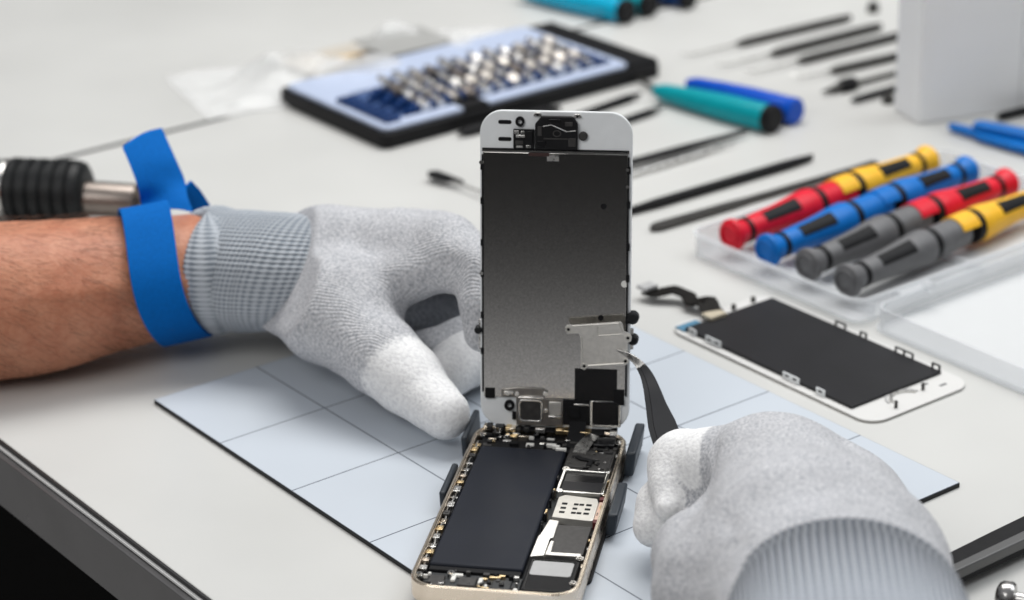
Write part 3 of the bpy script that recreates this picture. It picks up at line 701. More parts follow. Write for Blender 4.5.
def left_dip(V):
    ax = tT1-tT0; t = ((V-tT0)@ax)/(ax@ax)
    th = sd_chain(V, Lthumb)
    r = np.clip(.5+(t-.16)*2.4, 0, 1)*(th < 3.5)
    mt_ = sd_chain(V, Lring[2:]); r2 = (mt_ < 2.2)*(sd_chain(V, Lmid) > mt_)*.9
    m2 = sd_chain(V, Lmid[3:]); r3 = (m2 < 2)*.12
    return np.maximum(np.maximum(r, r2), r3)
allp = np.array([p for c in Lpalm+[Lthumb, Lindex, Lmid, Lring, Lback] for s in c for p in s[:2]])
gl = sdf_object('glove', left_sdf, allp.min(0)-26, allp.max(0)+26, 1.25, glove_left_m, pe, left_dip)
gl['label'] = 'left glove steadying the screen edge'

# arm and cuff sweeps -----------------------------------------------------
def sweep(name, rings, material, parent, n=64, uvs=False, disp=None, closed=False, thick=0):
    """rings: (centre, axis, radius_up, radius_side)"""
    V = []; F = []; uv = []
    m = len(rings)
    for j, (c, ax, ru, rs) in enumerate(rings):
        ax = np.asarray(ax, float); ax = ax/np.linalg.norm(ax); u = np.array([0, 0, 1.])-ax*ax[2]; u /= np.linalg.norm(u); w = np.cross(ax, u)
        for i in range(n):
            a = 2*PI*i/n; k = disp(j/(m-1), a) if disp else 0
            V.append(np.asarray(c)+u*math.cos(a)*(ru+k)+w*math.sin(a)*(rs+k))
    for j in range(m-1):
        for i in range(n): F.append((j*n+i, j*n+(i+1) % n, (j+1)*n+(i+1) % n, (j+1)*n+i))
    if not closed: F += [tuple(range(n-1, -1, -1)), tuple((m-1)*n+i for i in range(n))]
    loc = np.array([v*1000 for v in parent.location]) if parent.parent is None else PEO
    me = bpy.data.meshes.new(name); me.from_pydata([tuple((p-loc)*S) for p in V], [], F); me.materials.append(material)
    me.polygons.foreach_set('use_smooth', [True]*len(me.polygons))
    if uvs:
        l = me.uv_layers.new(name='UVMap')
        for p in me.polygons:
            for li in p.loop_indices:
                vi = me.loops[li].vertex_index; j, i = divmod(vi, n); u = i/n
                if len(p.vertices) == 4 and u == 0 and any(v % n == n-1 for v in p.vertices): u = 1.
                l.data[li].uv = (u, j/(m-1))
    me.update(); o = bpy.data.objects.new(name, me); COL.objects.link(o); o.parent = parent
    return o
def resample(keys, n):
    k = np.array(keys, float); t = np.linspace(0, len(k)-1, n); i = np.clip(t.astype(int), 0, len(k)-2); f = (t-i)[:, None]
    p0 = k[np.maximum(i-1, 0)]; p1 = k[i]; p2 = k[i+1]; p3 = k[np.minimum(i+2, len(k)-1)]
    return .5*((2*p1)+(-p0+p2)*f+(2*p0-5*p1+4*p2-p3)*f*f+(-p0+3*p1-3*p2+p3)*f**3)
AK = [(*at(-170, 308, 33), 35.5, 36), (*at(-60, 304, 32), 33.5, 35), (*at(40, 296, 31), 31, 34), (*at(110, 284, 31), 27.6, 31), (*at(165, 276, 32), 25, 29), (*at(215, 269, 33), 23, 27), (*at(275, 268, 33), 21, 24)]
AR = resample(AK, 90)
def axis_of(R, j): return R[min(j+1, len(R)-1), :3]-R[max(j-1, 0), :3]
def adisp(t, a):
    p = np.array([[t*230, math.cos(a)*30, math.sin(a)*30]])
    return float(1.6*vnoise(p, 34., 9)[0]+.5*vnoise(p, 10., 4)[0]+.9*math.exp(-((a-1.0-.4*t)/.12)**2)*(.3 < t < .75))
fa = sweep('forearm', [(r[:3], axis_of(AR, j), r[3], r[4]) for j, r in enumerate(AR)], skin_m, pe, 96, disp=adisp)
# arm hair
hm = MB(lambda p: p-PEO)
for i in range(760):
    t = random.uniform(.22, .62)**1.0; a = random.uniform(-.5, 2.5)      # the side that faces the camera
    j = int(t*(len(AR)-1)); c = AR[j, :3]; ax = axis_of(AR, j); ax = ax/np.linalg.norm(ax); u = np.array([0, 0, 1.])-ax*ax[2]; u /= np.linalg.norm(u); w = np.cross(ax, u)
    nrm = u*math.cos(a)+w*math.sin(a); p = c+u*math.cos(a)*AR[j, 3]+w*math.sin(a)*AR[j, 4]
    tang = -u*math.sin(a)+w*math.cos(a)
    d = ax*random.uniform(.4, 1)+tang*random.uniform(-.1, .7)
    L = random.uniform(5, 14); pts = [p+d*L*s+nrm*(.5+1.1*math.sin(s*2.4)) + tang*math.sin(s*3)*.6 for s in (0, .33, .66, 1)]
    hm.tube(pts, [.055, .05, .04, .02], 3)
hm.build('arm_hair', hair_m, fa, smooth=0)['kind'] = 'stuff'

CK = [(*at(212, 271, 33), 23.2, 27.2), (*at(216, 270, 33), 26.6, 30.4), (*at(225, 270, 33.5), 25.0, 29.0), (*at(240, 270, 34), 25.2, 29), (*at(262, 272, 34.5), 26.0, 29), (*at(285, 273, 35.5), 25.4, 28.5), (*at(312, 273, 36), 24.0, 26.5), (*at(330, 273, 36), 21.0, 23)]
CRg = resample(CK, 60)
def tilt_axis(R, j, t):
    a = axis_of(R, j); a = a/np.linalg.norm(a); return a
def cdisp(t, a):
    fold = 3.0*math.exp(-((t-.30-.05*math.sin(2*a))/.06)**2)*max(0, math.cos(a-2.2))
    p = np.array([[t*40, math.cos(a)*25, math.sin(a)*25]])
    return float(-fold+1.6*vnoise(p, 18., 21)[0]+.35*math.sin(76*a))
lean_u = np.array([0, 0, 1.])
rings = []
for j, r in enumerate(CRg):
    t = j/(len(CRg)-1); ax = axis_of(CRg, j); ax = ax/np.linalg.norm(ax)
    ax2 = ax-lean_u*(.62*max(0, t-.12)) ; rings.append((r[:3], ax2, r[3], r[4]))
cf = sweep('cuff', rings, cuff_left_m, gl, 252, uvs=True, disp=cdisp, closed=True)
cf.location = (0, 0, 0)

# wrist strap --------------------------------------------------------------
def arm_frame(px):
    # interpolate arm ring near pixel column px
    best = min(range(len(AR)), key=lambda j: abs((512+FPX*((AR[j, :3]-CAM)@CR)/((AR[j, :3]-CAM)@FW))-px))
    r = AR[best]; ax = axis_of(AR, best); ax = ax/np.linalg.norm(ax); u = np.array([0, 0, 1.])-ax*ax[2]; u /= np.linalg.norm(u)
    return r[:3], ax, u, np.cross(ax, u), r[3], r[4]
st = MB(lambda p: p-PEO)
n = 96; W = 20; V = []; F = []
c, ax, u, w, ru, rs = arm_frame(167)
for i in range(n):
    a = 2*PI*i/n
    sk = -5.5*math.cos(a)-4.2*math.sin(a)**2+.4*math.sin(3*a)
    for q, (s, dr) in enumerate(((-W/2, 1.6), (W/2, 1.6), (W/2, 3.4), (-W/2, 3.4))):
        cc = c+ax*(s+sk); tp = 1-(s+sk)*.0028
        da = (a+PI) % (2*PI)-PI; dr += (5.5 if s > 0 else 2.0)*math.exp(-((da-.1)/.42)**2)
        V.append(cc+(u*math.cos(a)*(ru*tp+dr)+w*math.sin(a)*(rs*tp+dr)))
for i in range(n):
    for q in range(4): F.append((i*4+q, i*4+(q+1) % 4, ((i+1) % n)*4+(q+1) % 4, ((i+1) % n)*4+q))
st.add(V, F)
ws = st.build('wrist_strap', strap_m, pe, bevel=.4)
ws['label'] = 'blue wrist strap with loose end sticking up'
# loose end: rises from behind the wrist and folds up to the left
fl_ = MB(lambda p: p-PEO)
left = [(143, 214, 54), (141, 203, 58), (138, 188, 66), (131, 168, 74), (122.5, 148, 81)]
right = [(192, 212, 54), (187, 198, 58), (184, 181, 62), (174, 158, 71), (161.5, 130, 80)]
V = []; F = []
Lp = resample([at(*p) for p in left], 24); Rp = resample([at(*p) for p in right], 24)
for j in range(24):
    l, r = Lp[j], Rp[j]; 
    for i in range(7):
        f = i/6; bow = 1.8*math.sin(PI*f)
        V.append(l*(1-f)+r*f+np.array([0, bow, .6*bow]))
m1 = len(V); tn = 1.7
V += [v+np.array([0, tn, .4]) for v in V]
for j in range(23):
    for i in range(6):
        q = (j*7+i, j*7+i+1, (j+1)*7+i+1, (j+1)*7+i); F.append(q); F.append(tuple(x+m1 for x in q[::-1]))
for j in range(23):
    F.append((j*7, (j+1)*7, m1+(j+1)*7, m1+j*7)); F.append(((j+1)*7+6, j*7+6, m1+j*7+6, m1+(j+1)*7+6))
for i in range(6):
    F.append((i+1, i, m1+i, m1+i+1)); F.append((23*7+i, 23*7+i+1, m1+23*7+i+1, m1+23*7+i))
fl_.add(V, F); fl_.build('loose_end', strap_m, ws, smooth=40)
tk = MB(lambda p: p-PEO)
q = [at(184, 188, 60), at(192, 197, 55), at(203, 212, 46)]
tk.tube(q, [4.4, 4.6, 4.2], flat=[.9]*3, sq=True, up=(-.2, -.6, .7)); tk.build('strap_end', cobalt_plastic if False else strap_m, ws, bevel=.3)

# right glove --------------------------------------------------------------
Rpalm = [chain([(795, 640, 46, 25), (775, 545, 50, 22), (756, 466, 42, 15)]),
         chain([(840, 640, 46, 25), (815, 525, 52, 22), (790, 462, 44, 15.5)]),
         chain([(878, 642, 46, 25), (852, 548, 49, 20.5), (832, 481, 40, 13.2)]),
         chain([(902, 645, 42, 21), (884, 568, 44, 18.5), (866, 498, 34, 13)])]
Rthumb = chain([(765, 615, 38, 24), (724, 592, 36, 21.5), (701, 558, 35, 15), (712, 524, 36, 9.5)])
Rindex = chain([(756, 463, 42, 14.2), (712, 464, 38, 12), (683, 467, 33, 12.2), (674, 486, 30, 8), (668, 508, 27, 4.6)])
Rmid = chain([(745, 500, 30, 13), (690, 510, 22, 9.5), (662, 504, 19, 8.4), (654, 527, 14, 7.4)])
Rring = chain([(832, 481, 36, 13), (800, 470, 20, 11.5), (770, 500, 12, 10.5)])
Rpinky = chain([(866, 498, 32, 12.5), (850, 490, 16, 11), (810, 520, 11, 10)])
Rcrease = [(at(713, 490, 46), at(672, 540, 34), 2.4, 2.6), (at(722, 436, 50), at(716, 490, 48), 2.2, 1.2), (at(800, 440, 62), at(822, 500, 72), 7, 1.2), (at(842, 446, 54), at(852, 510, 64), 6, 1.4), (at(690, 560, 60), at(742, 545, 66), 3, .7), (at(660, 575, 45), at(720, 570, 64), 3.5, .7), (at(790, 520, 76), at(880, 520, 68), 4, .5), (at(735, 530, 66), at(700, 505, 52), 3, .7)]
def right_sdf(P):
    d = None
    for c_ in Rpalm: e = sd_chain(P, c_, 6); d = e if d is None else smin(d, e, 12)
    d = smin(d, sd_chain(P, Rthumb, 6), 8)
    d = smin(d, sd_chain(P, Rindex, 4), 6)
    g = np.minimum(np.minimum(sd_chain(P, Rring, 4), sd_chain(P, Rpinky, 4)), sd_chain(P, Rmid, 4)); d = smin(d, g, 2.5)
    for a, b, w, A in Rcrease: d = d+A*np.exp(-(sd_cap(P, a, b, 0, 0)/w)**2)
    return d+1.0*vnoise(P, 15., 13)+.35*vnoise(P, 5., 15)
def right_dip(V):
    t = sd_chain(V, Rindex[1:]); r = np.clip(1.1-np.maximum(t, 0)*.3, 0, 1)*(t < 3.2)
    # edge of the dip towards the knuckle
    a = at(724, 460, 40); b = at(706, 464, 37); ax = b-a; s = ((V-a)@ax)/(ax@ax); r = r*np.clip(.5+s*1.6, 0, 1)*(sd_chain(V, Rthumb) > t-.3)
    m = sd_chain(V, Rmid[1:]); r2 = (m < 2.2)*.95*(sd_chain(V, Rthumb) > m)
    return np.maximum(r, r2)
allp = np.array([p for c_ in Rpalm+[Rthumb, Rindex, Rmid, Rring, Rpinky] for s in c_ for p in s[:2]])
gr = sdf_object('glove', right_sdf, allp.min(0)-30, allp.max(0)+30, 1.3, glove_right_m, pe, right_dip)
gr['label'] = 'right glove pinching the tweezers'
# right wrist, cuff rolled over the glove and coming towards the camera
CK2 = [(*at(846, 600, 48), 24, 29), (*at(847, 609, 51), 27.5, 34), (*at(848, 620, 54), 29.5, 36), (*at(850, 640, 58), 29.0, 35), (*at(854, 672, 64), 28.5, 34), (*at(860, 720, 74), 28, 33), (*at(866, 780, 86), 28, 33)]
CR2 = resample(CK2, 60)
cdir = at(866, 730, 86)-at(846, 560, 52)
def cdisp2(t, a):
    p = np.array([[t*60, math.cos(a)*28, math.sin(a)*28]]); return float(1.3*vnoise(p, 20., 33)[0]+.32*math.sin(84*a+.5)-1.2*math.exp(-((t-.32)/.06)**2))
sweep('cuff', [(r[:3], axis_of(CR2, j), r[3], r[4]) for j, r in enumerate(CR2)], cuff_right_m, gr, 576, uvs=True, disp=cdisp2, closed=True)
AK2 = resample([(*at(849, 640, 56), 22, 26), (*at(862, 740, 76), 23, 26), (*at(880, 900, 110), 28, 30)], 20)
sweep('forearm', [(r[:3], axis_of(AK2, j), r[3], r[4]) for j, r in enumerate(AK2)], skin_m, pe, 64)

# ------------------------------------------------------------------ spare display on the bench
sd = thing('spare_display', 'loose white display panel lying black side up beside the screwdriver case', 'display panel', mw(234, 140, -2), MYAW)
def M2(a, b): return (a-234, 140-b)
x0, y1 = M2(205, 78.5); x1, y0 = M2(263, 200.5)
k = MB(); k.prism(rrect(x0, x1, y0, y1, 8.6, 8), .62, 1.3); k.build('white_frame', mat('frosted_white', (.66, .655, .64), .4), sd, bevel=.2, seg=2)
k = MB(); k.prism(rrect(x0+.5, x1-.5, y0+.5, y1-.5, 8, 8), .02, .6); k.build('front_glass', mat('edge_glass', (.50, .47, .43), .15), sd)
bx0, by1 = M2(208.6, 86.2); bx1, by0 = M2(259.4, 186)
k = MB(); k.box(bx0, bx1, by0, by1, 1.3, 2.7); k.build('backlight_plate', disp_black, sd, bevel=.25)
for b, w, hs_ in ((92, 4.4, (0,)), (105, 9.5, (-2.3, 2.3)), (152, 9.5, (-2.3, 2.3)), (169, 5.0, (0,))):
    _, y = M2(0, b); k = MB(); k.box(bx0-.8, bx0-.25, y-w/2, y+w/2, 1.3, 4.3); tbm = k.build('mounting_tab', white_bezel, sd, bevel=.15)
    for q in hs_:
        k = MB(); k.box(bx0-.85, bx0-.2, y+q-1.0, y+q+1.0, 2.7, 3.6); k.build('tab_hole', dark_tape, tbm)
for b, w, n_ in ((128, 5.5, 1), (141.5, 3.2, 1), (165, 9.5, 2), (182.8, 3.8, 1)):
    _, y = M2(0, b); k = MB()
    for q in range(n_+1):
        yy = y-w/2+w*q/n_; k.box(bx1-.1, bx1+.6, yy-.35, yy+.35, 1.3, 4.6)
    k.box(bx1-.1, bx1+.6, y-w/2, y+w/2, 4.2, 4.75); k.build('mounting_tab', disp_black, sd)
hx, hy = M2(232, 190.5)
k = MB(); aa = np.linspace(.25, PI*.95, 18)
o1 = [(hx+7.4*math.cos(a), hy+6.4*math.sin(a)-2.6) for a in aa]+[(hx+6.3*math.cos(a), hy+5.2*math.sin(a)-2.6) for a in aa[::-1]]
k.prism(o1, 1.25, 2.1); k.build('button_arc', steel, sd)
o1 = [(hx+9*math.cos(a), hy+8.2*math.sin(a)-2.6) for a in aa]+[(hx+8.3*math.cos(a), hy+7.4*math.sin(a)-2.6) for a in aa[::-1]]
k = MB(); k.prism(o1, 1.25, 1.7); k.build('button_arc', label_m, sd)
for a, b in ((223, 196), (243, 191.5)):
    p = M2(a, b); k = MB(); k.cyl((*p, 1.2), (*p, 4.2), .7, n=12); k.build('mounting_post', dark_steel, sd)
for a, b in ((247, 188.5), (252.5, 193.5)):
    p = M2(a, b); k = MB(); k.box(p[0]-1.8, p[0]+1.8, p[1]-.6, p[1]+.6, 1.29, 1.42); k.build('slot', grey_plastic, sd)
p = M2(212, 84); k = MB(); k.box(p[0]-4.5, p[0]+7, p[1]-3.5, p[1]+2.6, 1.32, 1.9); k.build('blue_film', blue_film, sd)
# flex cable from the far corner
cab = [M2(226, 86)+(3.6,), M2(228, 80)+(4.5,), M2(232, 75)+(5.6,), M2(227, 70)+(3.6,), M2(231, 63)+(4.0,), M2(228, 57)+(5.6,), M2(222, 52)+(3.8,), M2(221, 47)+(3.8,)]
ck_ = np.array(cab, float); cab = np.stack([np.interp(np.linspace(0, 7, 40), range(8), ck_[:, q]) for q in range(3)], 1); wd = np.interp(np.linspace(0, 1, 40), [0, .2, .3, .5, .8, 1], [5.0, 4.6, 3.6, 3.4, 4.2, 4.2])
k = MB(); k.tube(list(cab), list(wd), flat=.4, sq=True); k.build('flex_cable', mat('brown_flex', (.008, .007, .006), .5, var=.3, vs=300, spec=.12), sd)
p = M2(226, 85.5); k = MB(); k.box(p[0]-4.6, p[0]+4.6, p[1]-3.2, p[1]+3.2, 2.75, 4.4); k.build('flex_pad', mat('tan_pad', (.50, .44, .33), .5), sd, bevel=.2)
p = M2(221, 47); k = MB(); k.box(p[0]-3.8, p[0]+3.8, p[1]-3.2, p[1]+2.6, 5.0, 6.6); k.build('flex_plug', label_m, sd, bevel=.2)
for a, b in ((240, 82.6), (252, 82)):
    p = M2(a, b); k = MB(); k.cyl((*p, 1.2), (*p, 3.4), 1.1, n=14); k.build('mounting_post', dark_steel, sd)

# ------------------------------------------------------------------ screwdriver case
cs = thing('screwdriver_case', 'open frosted clear plastic case whose tray holds coloured screwdrivers', 'plastic case', mw(270, 75, -2), MYAW)
def K2(a, b): return (a-270, 75-b)
def tray(name, a0, a1, b0, b1, hgt, th, r=7):
    x0, y1 = K2(a0, b0); x1, y0 = K2(a1, b1)
    k = MB(); k.ring(rrect(x0, x1, y0, y1, r, 6), rrect(x0+th, x1-th, y0+th, y1-th, r-th, 6), .1, hgt); o = k.build(name, tray_m, cs, bevel=.25)
    k = MB(); k.prism(rrect(x0+th+.05, x1-th-.05, y0+th+.05, y1-th-.05, r-th, 6), .12, 1.0); k.build('tray_floor' if name == 'tray' else 'lid_panel', floor_tray_m, o)
    k = MB(); k.ring(rrect(x0-1.3, x1+1.3, y0-1.3, y1+1.3, r+1.3, 6), rrect(x0+.1, x1-.1, y0+.1, y1-.1, r-.1, 6), hgt-1.2, hgt-.1) if name == 'tray' else k.ring(rrect(x0-1.3, x1+1.3, y0-1.3, y1+1.3, r+1.3, 6), rrect(x0+.1, x1-.1, y0+.1, y1-.1, r-.1, 6), .15, 1.2)
    k.build('rim', tray_m, o)
    return o
tr = tray('tray', 269.5, 437, 20, 128.5, 11.6, 1.1)
ld = tray('lid', 273, 452, 133.5, 246, 10.5, 1.1)
for a in (300, 400):
    k = MB(); x, y = K2(a, 130.7); k.box(x-9, x+9, y-2.6, y+2.6, 8.2, 10.6); k.build('hinge', tray_m, cs, bevel=.4)
k = MB(); x, y = K2(276, 75); k.box(x+6, x+7.4, y-50, y+48, 1.1, 5.5); x, y = K2(352, 75); k.box(x-1.2, x+.4, y-50, y+48, 1.1, 4.6); k.build('divider', tray_m, tr)
k = MB(); x, y = K2(306, 134.5); k.cyl((x, y-2, 10.6), (x, y+2, 10.6), 2.4, n=16); k.build('latch_nub', tray_m, ld)

def screwdriver(a0, b0, a1, b1, body_m, tongue, label, up_ang=0):
    p0 = mw(a0, b0, 0); p1 = mw(a1, b1, 0); d = p1-p0; L = np.linalg.norm(d); ang = math.atan2(d[1], d[0])
    t = thing('precision_screwdriver', label, 'screwdriver', (p0[0], p0[1], -.9+10.4), ang, 'precision screwdrivers lying in the clear case')
    X = (1, 0, 0); O = (0, 0, 0)
    k = MB(); k.lathe(O, X, [(0, 5.6), (.5, 6.9), (1.6, 7.6), (3.0, 7.5), (6.0, 6.0), (9.0, 5.5)], 32); c = k.build('end_cap', body_m, t)
    k = MB(); k.ring([(5.5*math.cos(a), 5.5*math.sin(a)) for a in np.linspace(0, 2*PI, 28, False)], [(4.4*math.cos(a), 4.4*math.sin(a)) for a in np.linspace(0, 2*PI, 28, False)], -.05, .9)
    k.v = [np.array([-p[2], p[0], p[1]]) for p in k.v]; k.build('cap_rim', body_m, c, bevel=.3)
    k = MB(); k.lathe((8.9, 0, 0), X, [(0, 5.3), (.3, 6.0), (2.6, 6.0), (2.9, 5.3)], 28); k.build('ring', black_plastic, t)
    prof = [(11.6, 5.4), (14, 5.9), (20, 6.1), (30, 6.5), (40, 7.3), (48, 8.2), (53, 8.5), (55.5, 8.1)]
    k = MB(); k.lathe(O, X, prof, 36); k.build('handle', body_m, t)
    ip = [(20, 6.1), (26, 6.34), (32, 6.66), (38, 7.14), (42, 7.53)]
    sg = 1 if tongue == 'front' else -1
    for c0 in (.62*sg, .62*sg+PI):
        k = MB(); k.patch(O, X, ip, c0-.46, c0+.46, .25, 10); k.build('grip_inlay', black_plastic, t)
    if tongue == 'front':
        k = MB(); k.lathe((55.4, 0, 0), X, [(0, 7.3), (.4, 7.8), (4.2, 7.8), (4.6, 7.3)], 32); k.build('grip_band', black_plastic, t)
        k = MB(); k.lathe((60, 0, 0), X, [(0, 6.9), (.5, 7.4), (21.4, 7.2), (22, 6.6)], 32); k.build('collar', body_m, t)
    else:
        k = MB(); k.lathe((55.4, 0, 0), X, [(0, 7.3), (.4, 7.8), (4.2, 7.8), (4.6, 7.3)], 32); k.build('grip_band', black_plastic, t)
        k = MB(); k.patch((60, 0, 0), X, [(-.2, 7.45), (3, 7.5), (8, 7.45), (11.5, 7.35)], -1.15+up_ang, 1.0+up_ang, .7, 16); k.build('tongue', body_m, t)
    return t
screwdriver(278.5, 37.2, 352, 31.5, red_plastic, 'front', 'red screwdriver in the row nearest the black rods, cap toward the phone')
screwdriver(278.5, 61, 352, 54.8, blue_plastic, 'front', 'blue screwdriver between the red and grey ones, cap toward the phone')
screwdriver(280.5, 84.8, 353, 77.5, grey_plastic, 'front', 'grey screwdriver next to the blue row, its collar capped with red')
screwdriver(281, 108.8, 354, 101.5, grey_plastic, 'front', 'grey screwdriver in the row nearest the case lid, its collar capped with yellow')
screwdriver(421, 26, 352, 31.2, yellow_plastic, 'rear', 'yellow screwdriver lying end to end with the red one, round cap away from the phone', PI*0)
screwdriver(424.5, 48.5, 354, 54.4, blue_plastic, 'rear', 'blue screwdriver, far one of the blue row, round cap away from the phone')
screwdriver(426, 72.5, 355, 77, red_plastic, 'rear', 'red screwdriver lying end to end with a grey one, round cap away from the phone')
screwdriver(427.5, 95.5, 357, 101, yellow_plastic, 'rear', 'yellow screwdriver running off the right edge, end to end with a grey one')

# ------------------------------------------------------------------ bit set
bb = thing('bit_case', 'open black bit case with pale blue insert behind the raised phone screen', 'tool case', mw(337, -238, -2), MYAW)
def B2(a, b): return (a-337, -238-b)
x0, y1 = B2(243, -290); x1, y0 = B2(432, -187)
k = MB(); k.prism(rrect(x0, x1, y0, y1, 5, 5), .1, 8.5); k.build('case_base', black_plastic, bb, bevel=1, seg=3)
xi0, yi1 = B2(246, -287); xi1, yi0 = B2(411, -190)
po = rrect(xi0, xi1, yi0, yi1, 5, 4); pi_ = rrect(xi0+17, xi1-5, yi0+9, yi1-36, 3, 4)
k = MB(); k.ring(po, pi_, 8.5, 11.0); k.build('insert', sky_plastic, bb, bevel=.8, seg=3)
k = MB(); k.prism(pi_, 8.4, 8.9); k.build('insert_floor', mat('blue_floor', (.05, .10, .24), .5), bb)
k = MB(); x, y = B2(304, -194); k.box(x-8, x+8, y-5.5, y+8, 8.4, 11.6); k.build('latch', black_plastic, bb, bevel=.5)
k = MB(); x, y = B2(338, -253.5); k.box(x-50, x+62, y-2.4, y+2.4, 11.05, 12.0); k.build('lid_slot', navy_plastic, bb, bevel=.3)
k = MB(); x, y = B2(421.5, -238); k.box(x-9.5, x+9, y-48, y+47, 8.6, 10.2); k.build('case_end', black_plastic, bb, bevel=.5)
k = MB(); x, y = B2(255, -219); k.box(x-4.5, x+4.5, y-24, y+24, 11.0, 13.2)
for i in range(8): k.box(x-4.8, x+4.8, y-22+i*5.8, y-20+i*5.8, 13.1, 14.2)
k.build('bit_rack', navy_plastic, bb, bevel=.5)
rows = [(-203, 0), (-214, 1), (-225, 2), (-236, 3)]
racks = []
for b, i in rows:
    k = MB(); xa, y = B2(268, b); xb, _ = B2(405, b)
    k.box(xa, xb, y-2.6, y+2.6, 8.9, 12.2)
    for j in range(13):
        x = xa+6+j*10.2; k.lathe((x, y-2.7, 11.2), (0, 1, 0), [(0, 4.0), (5.3, 4.0)], 14)
    k.build('bit_rack', navy_plastic, bb, bevel=.3)
    for j in range(12):
        xx = xa+11+j*10.2
        lab = ('shiny steel bit in the front rack of the bit case', 'shiny steel bit in the second rack from the front of the bit case', 'shiny steel bit in the third rack from the front of the bit case', 'shiny steel bit in the back rack of the bit case')[i]
        X, Y = B2(0, 0); wp = mw(337+xx, -238-(y+2.5), -2)
        t = thing('driver_bit', lab, 'screwdriver bit', (wp[0], wp[1], 11.4+1.2*i), MYAW+random.uniform(-.12, .12), 'steel bits in the %s rack of the case' % ('front', 'second', 'third', 'back')[i])
        r = random.choice([3.0, 3.5, 4.1]); L = random.uniform(11, 15)
        d = (0, 1, .22+random.uniform(-.08, .1))
        k = MB(); k.lathe((0, -L*.45, -1.5), d, [(0, r*.7), (.5, r), (L*.5, r), (L*.55, r*.75)], 6 if r > 2.8 else 16); sh = k.build('shank', random.choice([bit_a, bit_c, bit_c, bit_b, bit_a]), t)
        dd = np.array(d)/np.linalg.norm(d); q = np.array([0, -L*.45, -1.5])+dd*L*.55
        k = MB(); k.lathe(q, d, [(-.2, r*.6), (L*.3, r*.55), (L*.42, r*.25)], 12); k.build('tip', random.choice([bit_a, bit_b, bit_c]), t)

# ------------------------------------------------------------------ pens and rods
def rod(name, label, cat, p0, p1, prof, material, n=16, flat=None, group=None, parts=()):
    """thing lying from world point p0 to p1; prof in fractions of length and radius"""
    p0 = np.asarray(p0, float); p1 = np.asarray(p1, float); d = p1-p0; L = np.linalg.norm(d)
    t = thing(name, label, cat, p0, math.atan2(d[1], d[0]), group)
    pitch = math.asin(d[2]/L); X = (math.cos(pitch), 0, math.sin(pitch))
    for nm, m_, pr in [('body', material, prof)]+list(parts):
        k = MB()
        if flat and nm == 'body': k.tube([np.array(X)*s*L for s, r in pr], [r for s, r in pr], flat=flat, sq=True)
        else: k.lathe((0, 0, 0), X, [(s*L, r) for s, r in pr], n)
        k.build(nm, m_, t, bevel=.25 if flat else 0)
    return t
g = 'thin black tools lying behind the phone'
rod('spudger', 'black pointed spudger rod lying between the phone screen and the screwdriver case', 'spudger', at(628, 211.5, 0.4), at(813, 157, .4), [(0, .8), (.08, 1.6), (.15, 2.3), (.85, 2.3), (.93, 1.6), (1, .4)], black_plastic, flat=1.7)
rod('metal_spudger', 'dark grey metal pry bar with rounded blade nearest the screwdriver case', 'pry bar', at(651, 228.5, -.2), at(876, 163, -.2), [(0, 1.2), (.03, 3.1), (.35, 2.6), (.42, 1.9), (.9, 1.7), (1, 2.2)], dark_steel, flat=1.2)
rod('straight_tweezers', 'black and steel straight tweezers just right of the raised screen top', 'tweezers', at(610, 168, 1.5), at(748, 131, 1.5), [(0, 2.2), (.5, 2.8), (.9, 1.4), (1, .5)], black_plastic, flat=1.0,
    parts=[('steel_arm', dark_steel, [(0, .1), (.001, .1)])])
rod('steel_pick', 'thin steel pick lying alongside the black and steel tweezers', 'pick', at(612, 180, 0), at(735, 143, 0), [(0, .9), (.7, 1.4), (1, .3)], steel)
rod('probe', 'short black probe under the corner of the bit case', 'probe', at(590, 132, .5), at(664, 107, .5), [(0, 1.6), (.8, 1.9), (1, .4)], black_plastic)
rod('probe', 'black probe lying closest to the pale blue insert of the bit case', 'probe', at(570, 118, .5), at(640, 94, .5), [(0, 1.6), (.8, 2.2), (1, 1.0)], black_plastic)
rod('probe', 'black probe poking out left of the raised screen top', 'probe', at(458, 134, .5), at(560, 108, .5), [(0, .8), (.1, 2.4), (.9, 2.4), (1, 1.2)], black_plastic)
rod('hook_pick', 'black headed hook pick on the table just left of the screen', 'pick', at(431, 173, 1.5), at(520, 207, 1), [(.14, .9), (.4, .7), (1, .7)], steel,
    parts=[])
hk = bpy.data.objects['hook_pick']; k = MB(); k.prism([(-1, -1.5), (3, -4.2), (14, -2.4), (22, 2.6), (10, 3.2), (1, 3.0)], -.8, 1.2); k.build('head', black_plastic, hk, bevel=.4)

def barrel(label, p0, p1, r, material, endm, name='screwdriver', group=None):
    L = np.linalg.norm(np.asarray(p1)-np.asarray(p0))
    t = rod(name, label, 'screwdriver', p0, p1, [(0, r*.35), (.08, r*.62), (.3, r*.8), (.6, r*.97), (.93, r), (.94, r*.98)], material, 28, group=group,
            parts=[('end_cap', endm, [(.935, r*1.0), (.945, r*1.04), (.985, r*1.04), (1.0, r*.85)])])
    return t
rr = 7.0
barrel('teal screwdriver with black end cap behind the row of rods', at(655, 90, 4.0), at(776, 120, 5.4), 7.4, teal_plastic, black_plastic)
barrel('cobalt blue screwdriver tucked behind the teal one', at(688, 83, 4.0), at(797, 112, 5.2), 7.0, cobalt_plastic, cobalt_plastic)
k_ = rod('bit_shaft', 'thin dark shaft running from the bit case corner to the teal handle', 'steel shaft', at(640, 79, 1), at(664, 93, 2), [(0, 1.2), (1, 1.6)], dark_steel)
barrel('bright cyan screwdriver with black cap at the top edge, nearest the bit case', at(520, -10, 5), at(630, 12.5, 5), 7.6, cyan_plastic, black_plastic)
